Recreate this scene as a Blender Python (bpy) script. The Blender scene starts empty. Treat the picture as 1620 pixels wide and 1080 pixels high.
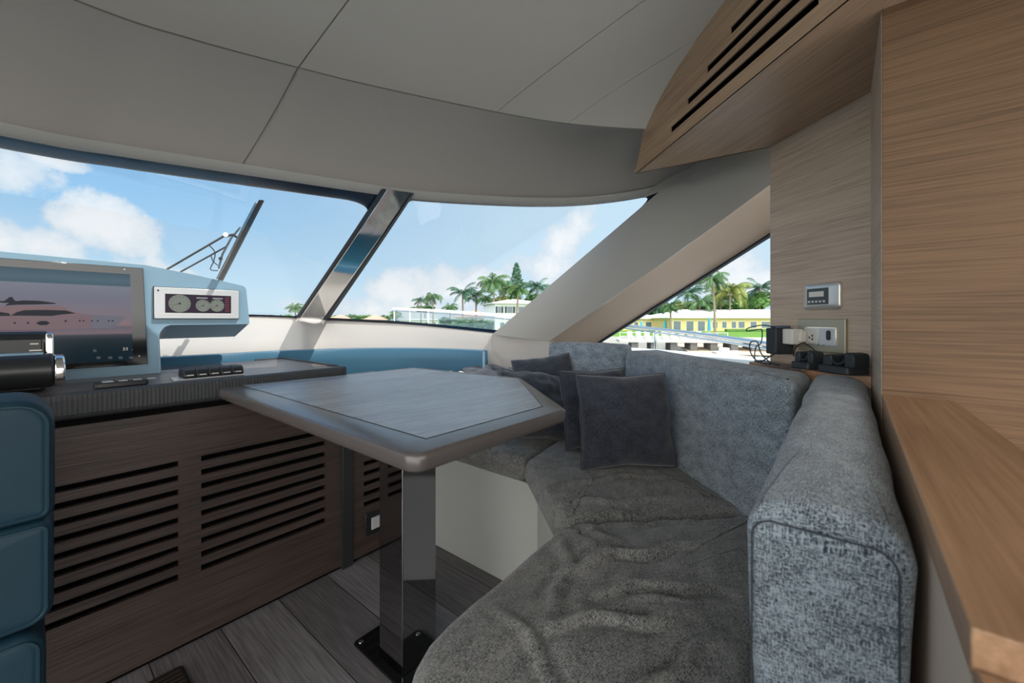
import bpy, bmesh, math, random
from mathutils import Vector, Matrix, noise
random.seed(7)
S = bpy.context.scene
R = math.radians
TH = R(39.1); CT, ST = math.cos(TH), math.sin(TH)
F = 640.0; HY = 505.0          # focal length in pixels, horizon row of the 1620x1080 frame
CAM_Z = 1.0
# ---------------------------------------------------------------- camera
cam_data = bpy.data.cameras.new('camera'); cam = bpy.data.objects.new('camera', cam_data)
S.collection.objects.link(cam); S.camera = cam
cam.location = (0, 0, CAM_Z); cam.rotation_euler = (R(90), 0, TH - R(90))
cam_data.sensor_width = 36; cam_data.lens = F / 1620 * 36
cam_data.shift_y = -(540 - HY) / 1620
cam_data.clip_start = 0.02; cam_data.clip_end = 3000
cam_data.dof.use_dof = True; cam_data.dof.focus_distance = 1.9; cam_data.dof.aperture_fstop = 7.0
S.view_settings.view_transform = 'Standard'; S.view_settings.look = 'None'
S.view_settings.gamma = 1; S.view_settings.use_curve_mapping = False
S.view_settings.exposure = 0.0
# ---------------------------------------------------------------- nodes helper
class N:
    def __init__(s, nt): s.nt = nt
    def n(s, t, **kw):
        x = s.nt.nodes.new(t)
        for k, v in kw.items(): setattr(x, k, v)
        return x
    def l(s, a, b): s.nt.links.new(a, b)
    def m(s, op, a, b=None, c=None, clamp=False):
        x = s.n('ShaderNodeMath', operation=op); x.use_clamp = clamp
        for i, v in enumerate((a, b, c)):
            if v is None: continue
            if isinstance(v, (int, float)): x.inputs[i].default_value = v
            else: s.l(v, x.inputs[i])
        return x.outputs[0]
    def mixc(s, f, a, b, bt='MIX'):
        x = s.n('ShaderNodeMix', data_type='RGBA', blend_type=bt)
        for i, v in ((0, f), (6, a), (7, b)):
            if isinstance(v, (int, float)): x.inputs[i].default_value = v
            elif isinstance(v, (tuple, list)): x.inputs[i].default_value = (*v[:3], 1)
            else: s.l(v, x.inputs[i])
        return x.outputs[2]
    def ss(s, v, lo, hi):
        x = s.n('ShaderNodeMapRange', interpolation_type='SMOOTHSTEP')
        s.l(v, x.inputs[0]); x.inputs[1].default_value = lo; x.inputs[2].default_value = hi
        return x.outputs[0]
# ---------------------------------------------------------------- sky (world)
W = bpy.data.worlds.new('sky'); S.world = W; W.use_nodes = True
q = N(W.node_tree); W.node_tree.nodes.clear()
tc = q.n('ShaderNodeTexCoord'); sx = q.n('ShaderNodeSeparateXYZ'); q.l(tc.outputs['Generated'], sx.inputs[0])
az = q.m('ARCTAN2', sx.outputs[1], sx.outputs[0]); el = q.m('ARCSINE', sx.outputs[2])
def sky_dir(px, py):
    a = math.atan((px - 810) / F)
    return TH - a, math.atan((HY - py) / F * math.cos(a))
nz = q.n('ShaderNodeTexNoise'); q.l(tc.outputs['Generated'], nz.inputs['Vector'])
nz.inputs['Scale'].default_value = 9; nz.inputs['Detail'].default_value = 9; nz.inputs['Roughness'].default_value = .62
nb = q.m('SUBTRACT', nz.outputs[0], .5)
nz2 = q.n('ShaderNodeTexNoise'); q.l(tc.outputs['Generated'], nz2.inputs['Vector'])
nz2.inputs['Scale'].default_value = 3.1; nz2.inputs['Detail'].default_value = 6
dens = None
for px, py, w, h in ((20, 268, 75, 42), (75, 252, 80, 14), (175, 362, 95, 50), (60, 392, 110, 35), (5, 385, 60, 45), (625, 462, 52, 34), (710, 455, 60, 42),
                     (790, 446, 70, 30), (885, 385, 45, 40), (915, 348, 32, 32), (850, 420, 90, 30), (1160, 420, 60, 40), (650, 490, 220, 22), (1200, 452, 130, 30),
                     (150, 440, 200, 40), (-300, 330, 220, 60), (1900, 350, 400, 90)):
    a0, e0 = sky_dir(px, py); a = math.atan((px - 810) / F)
    wa = w / F * math.cos(a) ** 2; we = h / F * math.cos(a)
    dq = q.m('SQRT', q.m('ADD', q.m('POWER', q.m('ABSOLUTE', q.m('DIVIDE', q.m('SUBTRACT', az, a0), wa)), 2), q.m('POWER', q.m('ABSOLUTE', q.m('DIVIDE', q.m('SUBTRACT', el, e0), we)), 2)))
    v = q.m('SUBTRACT', 1.0, dq)
    dens = v if dens is None else q.m('MAXIMUM', dens, v)
dens = q.m('ADD', dens, q.m('MULTIPLY', nb, 3.2))
cl = q.ss(dens, -.02, .42)
gen = q.m('MULTIPLY', q.ss(nz2.outputs[0], .56, .72), q.ss(el, .45, .8))
cl = q.m('MAXIMUM', cl, gen)
ramp = q.n('ShaderNodeValToRGB'); q.l(q.m('DIVIDE', el, 1.5, clamp=True), ramp.inputs[0])
e = ramp.color_ramp.elements
e[0].position = 0; e[0].color = (.66, .84, .96, 1); e[1].position = 1; e[1].color = (.16, .34, .68, 1)
for p, c in ((.055, (.52, .76, .95)), (.15, (.33, .60, .90)), (.30, (.20, .45, .80)), (.5, (.18, .40, .75))):
    k = ramp.color_ramp.elements.new(p); k.color = (*c, 1)
# paler towards the sun's side of the sky (to starboard)
side = q.ss(az, sky_dir(120, 300)[0], sky_dir(900, 300)[0])
pale = q.mixc(q.m('MULTIPLY', side, .8), ramp.outputs[0], (.68, .85, .97))
shade = q.mixc(q.ss(q.m('ADD', dens, q.m('MULTIPLY', nb, 1.4)), .0, 1.3), (.70, .80, .90), (.97, .98, 1.0))
skyc = q.mixc(q.m('MULTIPLY', cl, .92), pale, shade)
low = q.m('LESS_THAN', sx.outputs[2], -.002)
skyc = q.mixc(low, skyc, (.22, .33, .36))
# added fill: the sky astern of the camera is brightened to light the cabin
aft = q.m('ADD', q.m('MULTIPLY', sx.outputs[0], -CT), q.m('MULTIPLY', sx.outputs[1], -ST))
bright = q.ss(aft, -.1, .7)
skyc = q.mixc(bright, skyc, (1.0, .965, .91))
bg = q.n('ShaderNodeBackground'); q.l(skyc, bg.inputs[0]); q.l(q.m('ADD', 1.0, q.m('MULTIPLY', bright, 3.4)), bg.inputs[1])
wo = q.n('ShaderNodeOutputWorld'); q.l(bg.outputs[0], wo.inputs[0])
# ---------------------------------------------------------------- sun
sd = bpy.data.lights.new('sun', 'SUN'); sun = bpy.data.objects.new('sun', sd); S.collection.objects.link(sun)
SUN_AZ, SUN_EL = R(-58), R(58)
SUN_TO = Vector((math.cos(SUN_AZ) * math.cos(SUN_EL), math.sin(SUN_AZ) * math.cos(SUN_EL), math.sin(SUN_EL)))
sun.rotation_euler = SUN_TO.to_track_quat('Z', 'Y').to_euler(); sun.location = (3, -1, 5)
sd.energy = 4.6; sd.angle = R(.6); sd.color = (1, .95, .88)
# ---------------------------------------------------------------- pixel -> place (the camera is level at z = 1)
FW = Vector((CT, ST, 0)); RT = Vector((ST, -CT, 0)); UP = Vector((0, 0, 1)); O = Vector((0, 0, CAM_Z))
CD = Vector((.685, .729, 0)).normalized(); ND = Vector((CD.y, -CD.x, 0))    # run of the diagonal hull side, and its outward normal
def ray(px, py=HY): return FW + RT * ((px - 810) / F) + UP * ((HY - py) / F)
def D(px, py, d): return O + ray(px, py) * d
def Z(px, py, z): r = ray(px, py); return O + r * ((z - CAM_Z) / r.z)
def PA(px, py, A): r = ray(px, py); return O + r * (A / r.x)
def PB(px, py, B): r = ray(px, py); return O + r * (B / r.y)
def PN(px, py, n): r = ray(px, py); return O + r * (n / r.dot(ND))
def NS(n, s, z=0): p = ND * n + CD * s; return Vector((p.x, p.y, z))
# ---------------------------------------------------------------- objects helper
ORG = {}
def tag(o, label=None, cat=None, group=None, kind=None):
    if label: o['label'] = label
    if cat: o['category'] = cat
    if group: o['group'] = group
    if kind: o['kind'] = kind
    return o
def empty(name, loc, label=None, cat=None, group=None, kind=None):
    o = bpy.data.objects.new(name, None); S.collection.objects.link(o); o.location = loc; o.empty_display_size = .05
    ORG[o.name] = Vector(loc); return tag(o, label, cat, group, kind)
class MB:
    def __init__(s): s.v = []; s.f = []; s.uv = None; s.mi = []; s.cur = 0
    def add(s, vs, fs):
        b = len(s.v); s.v += [Vector(p) for p in vs]; s.f += [tuple(i + b for i in f) for f in fs]; s.mi += [s.cur] * len(fs); return s
    def box(s, lo, hi, M=None):
        x0, y0, z0 = lo; x1, y1, z1 = hi
        vs = [Vector(p) for p in ((x0, y0, z0), (x1, y0, z0), (x1, y1, z0), (x0, y1, z0), (x0, y0, z1), (x1, y0, z1), (x1, y1, z1), (x0, y1, z1))]
        if M is not None: vs = [M @ p for p in vs]
        return s.add(vs, [(0, 3, 2, 1), (4, 5, 6, 7), (0, 1, 5, 4), (1, 2, 6, 5), (2, 3, 7, 6), (3, 0, 4, 7)])
    def prism(s, poly, off):            # poly: list of 3D points, off: extrusion vector
        n = len(poly); vs = [Vector(p) for p in poly] + [Vector(p) + Vector(off) for p in poly]
        return s.add(vs, [tuple(range(n))[::-1], tuple(range(n, 2 * n))] + [(i, (i + 1) % n, n + (i + 1) % n, n + i) for i in range(n)])
    def plan(s, pts, z0, z1): return s.prism([(p[0], p[1], z0) for p in pts], (0, 0, z1 - z0))
    def tube(s, pts, r, n=8, closed=False):
        pts = [Vector(p) for p in pts]; m = len(pts); vs = []; rr = r if isinstance(r, (list, tuple)) else [r] * m
        up = None
        for i, p in enumerate(pts):
            a = pts[(i - 1) % m] if closed or i else p; b = pts[(i + 1) % m] if closed or i < m - 1 else p
            t = (b - a).normalized()
            if up is None: up = t.orthogonal().normalized()
            up = (up - t * up.dot(t)); up = up.normalized() if up.length > 1e-6 else t.orthogonal().normalized()
            w = t.cross(up)
            for k in range(n):
                c = 2 * math.pi * k / n; vs.append(p + (up * math.cos(c) + w * math.sin(c)) * rr[i])
        fs = []
        for i in range(m if closed else m - 1):
            j = (i + 1) % m
            for k in range(n): fs.append((i * n + k, i * n + (k + 1) % n, j * n + (k + 1) % n, j * n + k))
        if not closed: fs += [tuple(range(n))[::-1], tuple(range((m - 1) * n, m * n))]
        return s.add(vs, fs)
    def cyl(s, a, b, r, n=20, r2=None): return s.tube([a, b], [r, r if r2 is None else r2], n)
    def grid(s, rows, closed_u=False):
        m = len(rows[0]); vs = [p for r_ in rows for p in r_]; fs = []
        for i in range(len(rows) - 1):
            for k in range(m if closed_u else m - 1):
                k2 = (k + 1) % m; fs.append((i * m + k, i * m + k2, (i + 1) * m + k2, (i + 1) * m + k))
        return s.add(vs, fs)
    def build(s, name, mat, parent=None, bevel=0, seg=2, smooth=None, origin=None, flip=False, solid=0, sub=0):
        me = bpy.data.meshes.new(name)
        if parent is not None: org = ORG[parent.name]
        elif origin is not None: org = Vector(origin)
        else:
            xs = [p.x for p in s.v]; ys = [p.y for p in s.v]; zs = [p.z for p in s.v]
            org = Vector(((min(xs) + max(xs)) / 2, (min(ys) + max(ys)) / 2, min(zs)))
        me.from_pydata([p - org for p in s.v], [], s.f); me.validate()
        mats = mat if isinstance(mat, (list, tuple)) else [mat]
        for m_ in mats: me.materials.append(m_)
        if len(mats) > 1: me.polygons.foreach_set('material_index', s.mi)
        bm = bmesh.new(); bm.from_mesh(me)
        bmesh.ops.recalc_face_normals(bm, faces=bm.faces)
        if flip: bmesh.ops.reverse_faces(bm, faces=bm.faces)
        bm.to_mesh(me); bm.free()
        if s.uv:
            uvl = me.uv_layers.new(name='uv')
            for lp in me.loops: uvl.data[lp.index].uv = s.uv[lp.vertex_index]
        o = bpy.data.objects.new(name, me); S.collection.objects.link(o)
        if parent is not None: o.parent = parent; ORG[o.name] = Vector(org) 
        else: o.location = org; ORG[o.name] = org
        if parent is not None: ORG[o.name] = org
        if solid:
            sm = o.modifiers.new('solid', 'SOLIDIFY'); sm.thickness = solid; sm.offset = 0
        if bevel:
            b = o.modifiers.new('bevel', 'BEVEL'); b.width = bevel; b.segments = seg; b.limit_method = 'ANGLE'; b.angle_limit = R(35); b.harden_normals = False
        if sub:
            b = o.modifiers.new('sub', 'SUBSURF'); b.levels = sub; b.render_levels = sub
        if smooth is None: smooth = bool(bevel)
        if smooth:
            for p in me.polygons: p.use_smooth = True
            if not sub:
                try:
                    me.set_sharp_from_angle(angle=R(42))
                except Exception: pass
        return o
def bx(name, lo, hi, mat, parent=None, bevel=0, **k): return MB().box(lo, hi).build(name, mat, parent, bevel, **k)
def frame_m(o, u, v, w):                # local (u,v,w) axes at o
    m = Matrix((u.normalized(), v.normalized(), w.normalized())).transposed().to_4x4(); m.translation = o; return m
def catmull(pts, per=8):
    out = []; n = len(pts)
    for i in range(n - 1):
        p0 = pts[max(i - 1, 0)]; p1 = pts[i]; p2 = pts[i + 1]; p3 = pts[min(i + 2, n - 1)]
        for k in range(per):
            t = k / per; out.append(.5 * ((2 * p1) + (-p0 + p2) * t + (2 * p0 - 5 * p1 + 4 * p2 - p3) * t * t + (-p0 + 3 * p1 - 3 * p2 + p3) * t ** 3))
    out.append(pts[-1].copy()); return out
def round_poly(pts, r, n=6):            # 2D, r may be a list per corner
    out = []; m = len(pts)
    for i in range(m):
        p = Vector(pts[i][:2]); a = Vector(pts[i - 1][:2]); b = Vector(pts[(i + 1) % m][:2])
        ri = r[i] if isinstance(r, (list, tuple)) else r
        da = (a - p); db = (b - p); ang = da.angle(db) / 2
        t = min(ri / max(math.tan(ang), .01), da.length * .48, db.length * .48); rr = t * math.tan(ang)
        if rr < 1e-5: out.append(p); continue
        da.normalize(); db.normalize(); c = p + (da + db).normalized() * (rr / math.sin(ang))
        s0 = p + da * t - c; s1 = p + db * t - c; a0 = math.atan2(s0.y, s0.x); a1 = math.atan2(s1.y, s1.x)
        dl = (a1 - a0 + math.pi) % (2 * math.pi) - math.pi
        for k in range(n + 1):
            q_ = a0 + dl * k / n; out.append(c + Vector((math.cos(q_), math.sin(q_))) * rr)
    return out
def resample(pts, step):
    out = []; m = len(pts)
    for i in range(m):
        a = pts[i]; b = pts[(i + 1) % m]; k = max(1, int((b - a).length / step + .5))
        for j in range(k): out.append(a.lerp(b, j / k))
    return [p for i, p in enumerate(out) if (p - out[i - 1]).length > 1e-5]
def cushion(name, poly, z0, z1, mat, parent, r=.04, corner=.03, crown=.01, step=.014, disp=None, tilt=None, bulge=.006, uvrot=0):
    """Upholstered block: plan outline poly (x, y) from z0 to z1, rounded edges, crowned top."""
    out = resample(round_poly(poly, corner), step)
    area = sum(out[i - 1].x * out[i].y - out[i].x * out[i - 1].y for i in range(len(out)))
    if area < 0: out.reverse()
    n = len(out); nor = []
    for i in range(n):
        t = (out[(i + 1) % n] - out[i - 1]).normalized(); nor.append(Vector((t.y, -t.x)))
    c = sum(out, Vector((0, 0))) / n; h = z1 - z0; rb = min(.02, r)
    per = [0]
    for i in range(1, n): per.append(per[-1] + (out[i] - out[i - 1]).length)
    rings = [(rb, z0, 0), (rb * .3, z0 + rb * .3, 0), (0, z0 + rb, 0)]
    k = max(2, int((h - r - rb) / .02))
    for j in range(1, k): t = j / k; rings.append((-bulge * math.sin(math.pi * t), z0 + rb + (h - r - rb) * t, 0))
    for j in range(0, 7): a = math.pi / 2 * j / 6; rings.append((r * (1 - math.cos(a)), z1 - r + r * math.sin(a), 1 if j > 3 else 0))
    mb = MB(); uv = []; uvs = []; rows = []
    for ins, z, top in rings:
        row = []
        for i in range(n):
            p = out[i] - nor[i] * ins; row.append(Vector((p.x, p.y, z)))
            uv.append((p.x, p.y)); uvs.append((per[i], z))
        rows.append(row)
    last = rows[-1]; size = max((p - c).length for p in out); K = max(3, int(size / step))
    for j in range(1, K):
        t = j / K; row = []
        for p in last:
            x = c.x + (p.x - c.x) * (1 - t); y = c.y + (p.y - c.y) * (1 - t); z = z1 + crown * (1 - (1 - t) ** 2)
            row.append(Vector((x, y, z))); uv.append((x, y))
        rows.append(row)
    mb.grid(rows, True); b = len(mb.v); mb.v.append(Vector((c.x, c.y, z1 + crown))); uv.append((c.x, c.y))
    L = (len(rows) - 1) * n
    for i in range(n): mb.f.append((L + i, L + (i + 1) % n, b)); mb.mi.append(0)
    mb.f.append(tuple(range(n))[::-1]); mb.mi.append(0)
    if uvrot:
        cu, su = math.cos(uvrot), math.sin(uvrot); uv = [(u * cu - v * su, u * su + v * cu) for u, v in uv]
    mb.uv = uv
    mb.uv = None
    if disp: mb.v = [p + disp(p) for p in mb.v]
    if tilt is not None: mb.v = [p + tilt * ((p.z - z0) / h) for p in mb.v]
    o = mb.build(name, mat, parent, smooth=False)
    ul = o.data.uv_layers.new(name='uv'); tot = per[-1] + (out[0] - out[-1]).length; sw = (len(rings) - 3) * n
    for p in o.data.polygons:
        p.use_smooth = True; vi = list(p.vertices)
        if max(vi) < sw:
            us = [uvs[i][0] for i in vi]; wrap = max(us) - min(us) > tot / 2
            for li, u_, i in zip(p.loop_indices, us, vi): ul.data[li].uv = (u_ + (tot if wrap and u_ < tot / 2 else 0), uvs[i][1])
        else:
            for li, i in zip(p.loop_indices, vi): ul.data[li].uv = uv[i]
    return o
# ---------------------------------------------------------------- materials
def new_mat(name):
    m = bpy.data.materials.new(name); m.use_nodes = True; m.node_tree.nodes.clear(); g = N(m.node_tree)
    o = g.n('ShaderNodeOutputMaterial'); b = g.n('ShaderNodeBsdfPrincipled'); g.l(b.outputs[0], o.inputs[0]); return m, g, b, o
def plain(name, c, rough=.5, metal=0, bump=0, bscale=200, coat=0, emit=0, spec=.5, var=0):
    m, g, b, o = new_mat(name)
    b.inputs['Base Color'].default_value = (*c, 1); b.inputs['Roughness'].default_value = rough; b.inputs['Metallic'].default_value = metal
    b.inputs['Coat Weight'].default_value = coat; b.inputs['Specular IOR Level'].default_value = spec
    if emit: b.inputs['Emission Color'].default_value = (*c, 1); b.inputs['Emission Strength'].default_value = emit
    if bump or var:
        t = g.n('ShaderNodeTexCoord'); z = g.n('ShaderNodeTexNoise'); g.l(t.outputs['Object'], z.inputs['Vector']); z.inputs['Scale'].default_value = bscale; z.inputs['Detail'].default_value = 4
        if bump:
            u = g.n('ShaderNodeBump'); u.inputs['Strength'].default_value = bump; u.inputs['Distance'].default_value = .002; g.l(z.outputs[0], u.inputs['Height']); g.l(u.outputs[0], b.inputs['Normal'])
        if var:
            g.l(g.mixc(z.outputs[0], tuple(x * (1 - var) for x in c), tuple(min(1, x * (1 + var)) for x in c)), b.inputs['Base Color'])
    return m
def wood(name, dark, light, stretch=(3, 3, 170), rot=0, rough=.45, bump=.35, lines=.5, coat=0, big=(1.2, 1.2, 9), spec=.5):
    m, g, b, o = new_mat(name)
    t = g.n('ShaderNodeTexCoord'); mp = g.n('ShaderNodeMapping'); mp.inputs['Rotation'].default_value = (0, 0, rot); g.l(t.outputs['Object'], mp.inputs[0])
    def nz(sc, det, rg, dist=0):
        k = g.n('ShaderNodeVectorMath', operation='MULTIPLY'); g.l(mp.outputs[0], k.inputs[0]); k.inputs[1].default_value = sc
        z = g.n('ShaderNodeTexNoise'); z.inputs['Scale'].default_value = 1; z.inputs['Detail'].default_value = det; z.inputs['Roughness'].default_value = rg; z.inputs['Distortion'].default_value = dist; g.l(k.outputs[0], z.inputs['Vector']); return z.outputs[0]
    fine = nz(stretch, 3, .6); mid = nz(tuple(x * .33 for x in stretch), 2, .5, .4); lo = nz(big, 3, .5, .8)
    v = g.m('ADD', g.m('MULTIPLY', fine, lines), g.m('ADD', g.m('MULTIPLY', mid, .35), g.m('MULTIPLY', lo, .45)))
    f = g.ss(v, .38 + lines * .12, .62 + lines * .48)
    g.l(g.mixc(f, dark, light), b.inputs['Base Color'])
    b.inputs['Roughness'].default_value = rough; b.inputs['Coat Weight'].default_value = coat; b.inputs['Specular IOR Level'].default_value = spec
    u = g.n('ShaderNodeBump'); u.inputs['Strength'].default_value = bump; u.inputs['Distance'].default_value = .0012; g.l(fine, u.inputs['Height']); g.l(u.outputs[0], b.inputs['Normal'])
    return m
def tweed(name, dark, light, scale=1.0, bump=.5):
    m, g, b, o = new_mat(name); t = g.n('ShaderNodeTexCoord')
    def nz(sc, det=2):
        k = g.n('ShaderNodeVectorMath', operation='MULTIPLY'); g.l(t.outputs['UV'], k.inputs[0]); k.inputs[1].default_value = (sc[0] * scale, sc[1] * scale, 1)
        z = g.n('ShaderNodeTexNoise'); z.inputs['Scale'].default_value = 1; z.inputs['Detail'].default_value = det; z.inputs['Roughness'].default_value = .6; g.l(k.outputs[0], z.inputs['Vector']); return z.outputs[0]
    a = nz((420, 55)); c = nz((55, 420)); d = nz((9, 14), 3)
    v = g.m('ADD', g.m('MULTIPLY', g.m('MAXIMUM', a, c), .8), g.m('MULTIPLY', d, .2))
    v2 = g.m('ADD', v, g.m('MULTIPLY', g.m('SUBTRACT', nz((260, 260), 1), .5), .35))
    g.l(g.mixc(g.ss(v2, .43, .63), dark, light), b.inputs['Base Color'])
    b.inputs['Roughness'].default_value = .95; b.inputs['Sheen Weight'].default_value = .25; b.inputs['Specular IOR Level'].default_value = .2
    u = g.n('ShaderNodeBump'); u.inputs['Strength'].default_value = bump; u.inputs['Distance'].default_value = .0015; g.l(v2, u.inputs['Height']); g.l(u.outputs[0], b.inputs['Normal'])
    return m
M = {}
M['suede_taupe_shaded'] = plain('shaded valance suede', (.29, .27, .25), .9, bump=.25, bscale=420, spec=.15, var=.05)  # taupe, with the valance's shade put into the darker colour
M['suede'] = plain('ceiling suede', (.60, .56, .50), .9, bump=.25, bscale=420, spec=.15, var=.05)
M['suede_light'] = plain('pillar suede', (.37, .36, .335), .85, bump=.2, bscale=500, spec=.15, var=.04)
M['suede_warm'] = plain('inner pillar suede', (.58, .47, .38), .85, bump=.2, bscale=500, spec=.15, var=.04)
M['sill'] = plain('sill leather', (.37, .35, .33), .6, bump=.3, bscale=320, spec=.3, var=.04)
M['white_panel'] = plain('cream panel', (.42, .44, .42), .5, bump=.1, bscale=200, spec=.3, var=.05)
M['oak'] = wood('oak wall', (.085, .046, .022), (.18, .104, .054), (5, 5, 330), lines=.9, big=(.8, .8, 5), rough=.5, spec=.3)
M['oak_panel'] = wood('oak panel', (.34, .25, .185), (.58, .46, .36), (6, 6, 330), lines=.8, big=(1, 1, 7))
M['oak_diag'] = wood('oak soffit', (.27, .165, .10), (.50, .34, .22), (5, 300, 300), rot=-math.atan2(CD.y, CD.x), lines=.8, rough=.38, big=(1, 7, 7))
M['oak_ledge'] = wood('oak ledge', (.25, .135, .072), (.43, .26, .15), (5, 200, 200), lines=.5)
M['wenge'] = wood('wenge front', (.006, .0045, .004), (.068, .047, .041), (4, 4, 230), lines=1.0, rough=.45, bump=.8, big=(1, 1, 6))
M['wenge_top'] = wood('wenge top', (.055, .042, .038), (.16, .13, .12), (5, 260, 5), lines=.7, rough=.32, bump=.4)
M['table_top'] = wood('table veneer', (.08, .085, .098), (.29, .305, .335), (9, 230, 9), rot=R(8), lines=.8, rough=.27, bump=.9, big=(2, 9, 2), spec=1.0)
M['table_edge'] = plain('table solid edge', (.085, .075, .072), .25, bump=.15, bscale=90, spec=.5)
M['tweed'] = tweed('blue grey tweed', (.026, .038, .052), (.33, .39, .44), 2.3, .8)
M['tweed_seat_warmlit'] = tweed('blue grey tweed seat warm lit', (.026, .029, .034), (.28, .28, .265), 2.0, .8)  # same fabric as the backs, warm light on the seat put into colour
M['pillow'] = tweed('charcoal weave', (.010, .012, .018), (.055, .062, .082), 2.2, .6)
M['leather'] = plain('teal leather', (.006, .028, .046), .55, bump=.2, bscale=260, spec=.3, var=.08)
M['leather_blue'] = plain('blue leather', (.20, .33, .43), .42, bump=.25, bscale=260, spec=.5, var=.06)
M['leather_band'] = plain('petrol leather', (.025, .10, .165), .45, bump=.25, bscale=260, spec=.4, var=.06)
M['leather_dark'] = plain('dark leather', (.03, .032, .036), .5, bump=.3, bscale=120, spec=.4)
M['thread'] = plain('stitch thread', (.55, .66, .74), .8)
M['black'] = plain('black plastic', (.012, .013, .015), .35, spec=.5)
M['black_matt'] = plain('charger plastic', (.022, .027, .032), .5, bump=.1, bscale=300)
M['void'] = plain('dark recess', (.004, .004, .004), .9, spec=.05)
M['gloss'] = plain('gloss black', (.006, .007, .008), .07, spec=.6)
M['chrome'] = plain('polished steel', (.75, .74, .72), .07, 1)
M['steel_dark'] = plain('dark chrome', (.34, .34, .35), .05, 1)
M['post'] = plain('bronze post', (.05, .05, .055), .4, .6)
M['alu'] = plain('silver plastic', (.56, .58, .60), .35, .25)
M['nickel'] = plain('satin nickel', (.72, .69, .64), .34, .7)
M['champagne'] = plain('champagne plate', (.40, .37, .28), .35, .6)
M['white'] = plain('white plastic', (.72, .70, .64), .4)
M['gel'] = plain('white gelcoat', (.80, .82, .84), .3, spec=.5)
M['seam'] = plain('seam thread', (.035, .045, .055), .9)
M['deck'] = plain('weathered teak deck', (.40, .39, .37), .7)
M['rubber'] = plain('rubber seal', (.010, .018, .028), .5)
M['frit'] = plain('blue black glass border', (.006, .02, .045), .25)
def glass_mat(name, tint, k=1.0):
    m, g, b, o = new_mat(name); m.node_tree.nodes.remove(b)
    tr = g.n('ShaderNodeBsdfTransparent'); tr.inputs[0].default_value = (*tint, 1); gl = g.n('ShaderNodeBsdfGlossy'); gl.inputs['Roughness'].default_value = .02
    fr = g.n('ShaderNodeFresnel'); fr.inputs[0].default_value = 1.35; mx = g.n('ShaderNodeMixShader')
    g.l(g.m('MULTIPLY', fr.outputs[0], k, clamp=True), mx.inputs[0]); g.l(tr.outputs[0], mx.inputs[1]); g.l(gl.outputs[0], mx.inputs[2]); g.l(mx.outputs[0], o.inputs[0]); return m
M['glass'] = glass_mat('window glass', (.96, .985, .99), .10)
M['rail_glass'] = glass_mat('rail glass', (.86, .95, .91), .4)
# floor: laid planks running forward
m, g, b, o = new_mat('floor planks')
t = g.n('ShaderNodeTexCoord'); sp = g.n('ShaderNodeSeparateXYZ'); g.l(t.outputs['Object'], sp.inputs[0])
pw = .1745; off = .0705
col = g.m('DIVIDE', g.m('SUBTRACT', sp.outputs[0], off), pw); fx = g.m('FRACT', col); ci = g.m('FLOOR', col)
yy = g.m('DIVIDE', g.m('ADD', sp.outputs[1], g.m('MULTIPLY', ci, .77)), 1.6); fy = g.m('FRACT', yy)
gap = g.m('MAXIMUM', g.m('LESS_THAN', fx, .016), g.m('LESS_THAN', fy, .002))
cv = g.n('ShaderNodeCombineXYZ'); g.l(g.m('MULTIPLY', sp.outputs[0], 190), cv.inputs[0]); g.l(g.m('MULTIPLY', sp.outputs[1], 7), cv.inputs[1]); g.l(g.m('MULTIPLY', ci, 5.3), cv.inputs[2])
z = g.n('ShaderNodeTexNoise'); z.inputs['Scale'].default_value = 1; z.inputs['Detail'].default_value = 3; g.l(cv.outputs[0], z.inputs['Vector'])
wn = g.n('ShaderNodeTexWhiteNoise', noise_dimensions='1D'); g.l(g.m('ADD', ci, g.m('MULTIPLY', g.m('FLOOR', yy), 7.7)), wn.inputs['W'])
v = g.m('ADD', g.m('MULTIPLY', z.outputs[0], .75), g.m('MULTIPLY', wn.outputs[0], .25))
cc = g.mixc(g.ss(v, .25, .8), (.105, .095, .098), (.27, .255, .265)); cc = g.mixc(gap, cc, (.008, .007, .007)); g.l(cc, b.inputs['Base Color'])
b.inputs['Roughness'].default_value = .4
u = g.n('ShaderNodeBump'); u.inputs['Strength'].default_value = .5; u.inputs['Distance'].default_value = .001; g.l(g.m('SUBTRACT', z.outputs[0], gap), u.inputs['Height']); g.l(u.outputs[0], b.inputs['Normal'])
M['floor'] = m
# ================================================================ SETTING
def struct(o, label=None, kind='structure'): o['kind'] = kind; (label and o.__setitem__('label', label)); return o
struct(MB().grid([[Vector((x, y, 0)) for x in (-1.6, 0, 1.6)] for y in (-1.2, 0.5, 2.6)]).build('floor', M['floor'], origin=(0, 0, 0)), 'grey brown wooden plank floor')
struct(MB().grid([[Vector((x, y, -.02)) for x in (-3, 5)] for y in (-9, -1.2)]).build('aft_bounce_deck', M['gel'], origin=(0, -4, 0)), 'added white deck aft, unseen, bouncing sun inside')  # unseen pale deck added to bounce sun up to the ceiling
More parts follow.
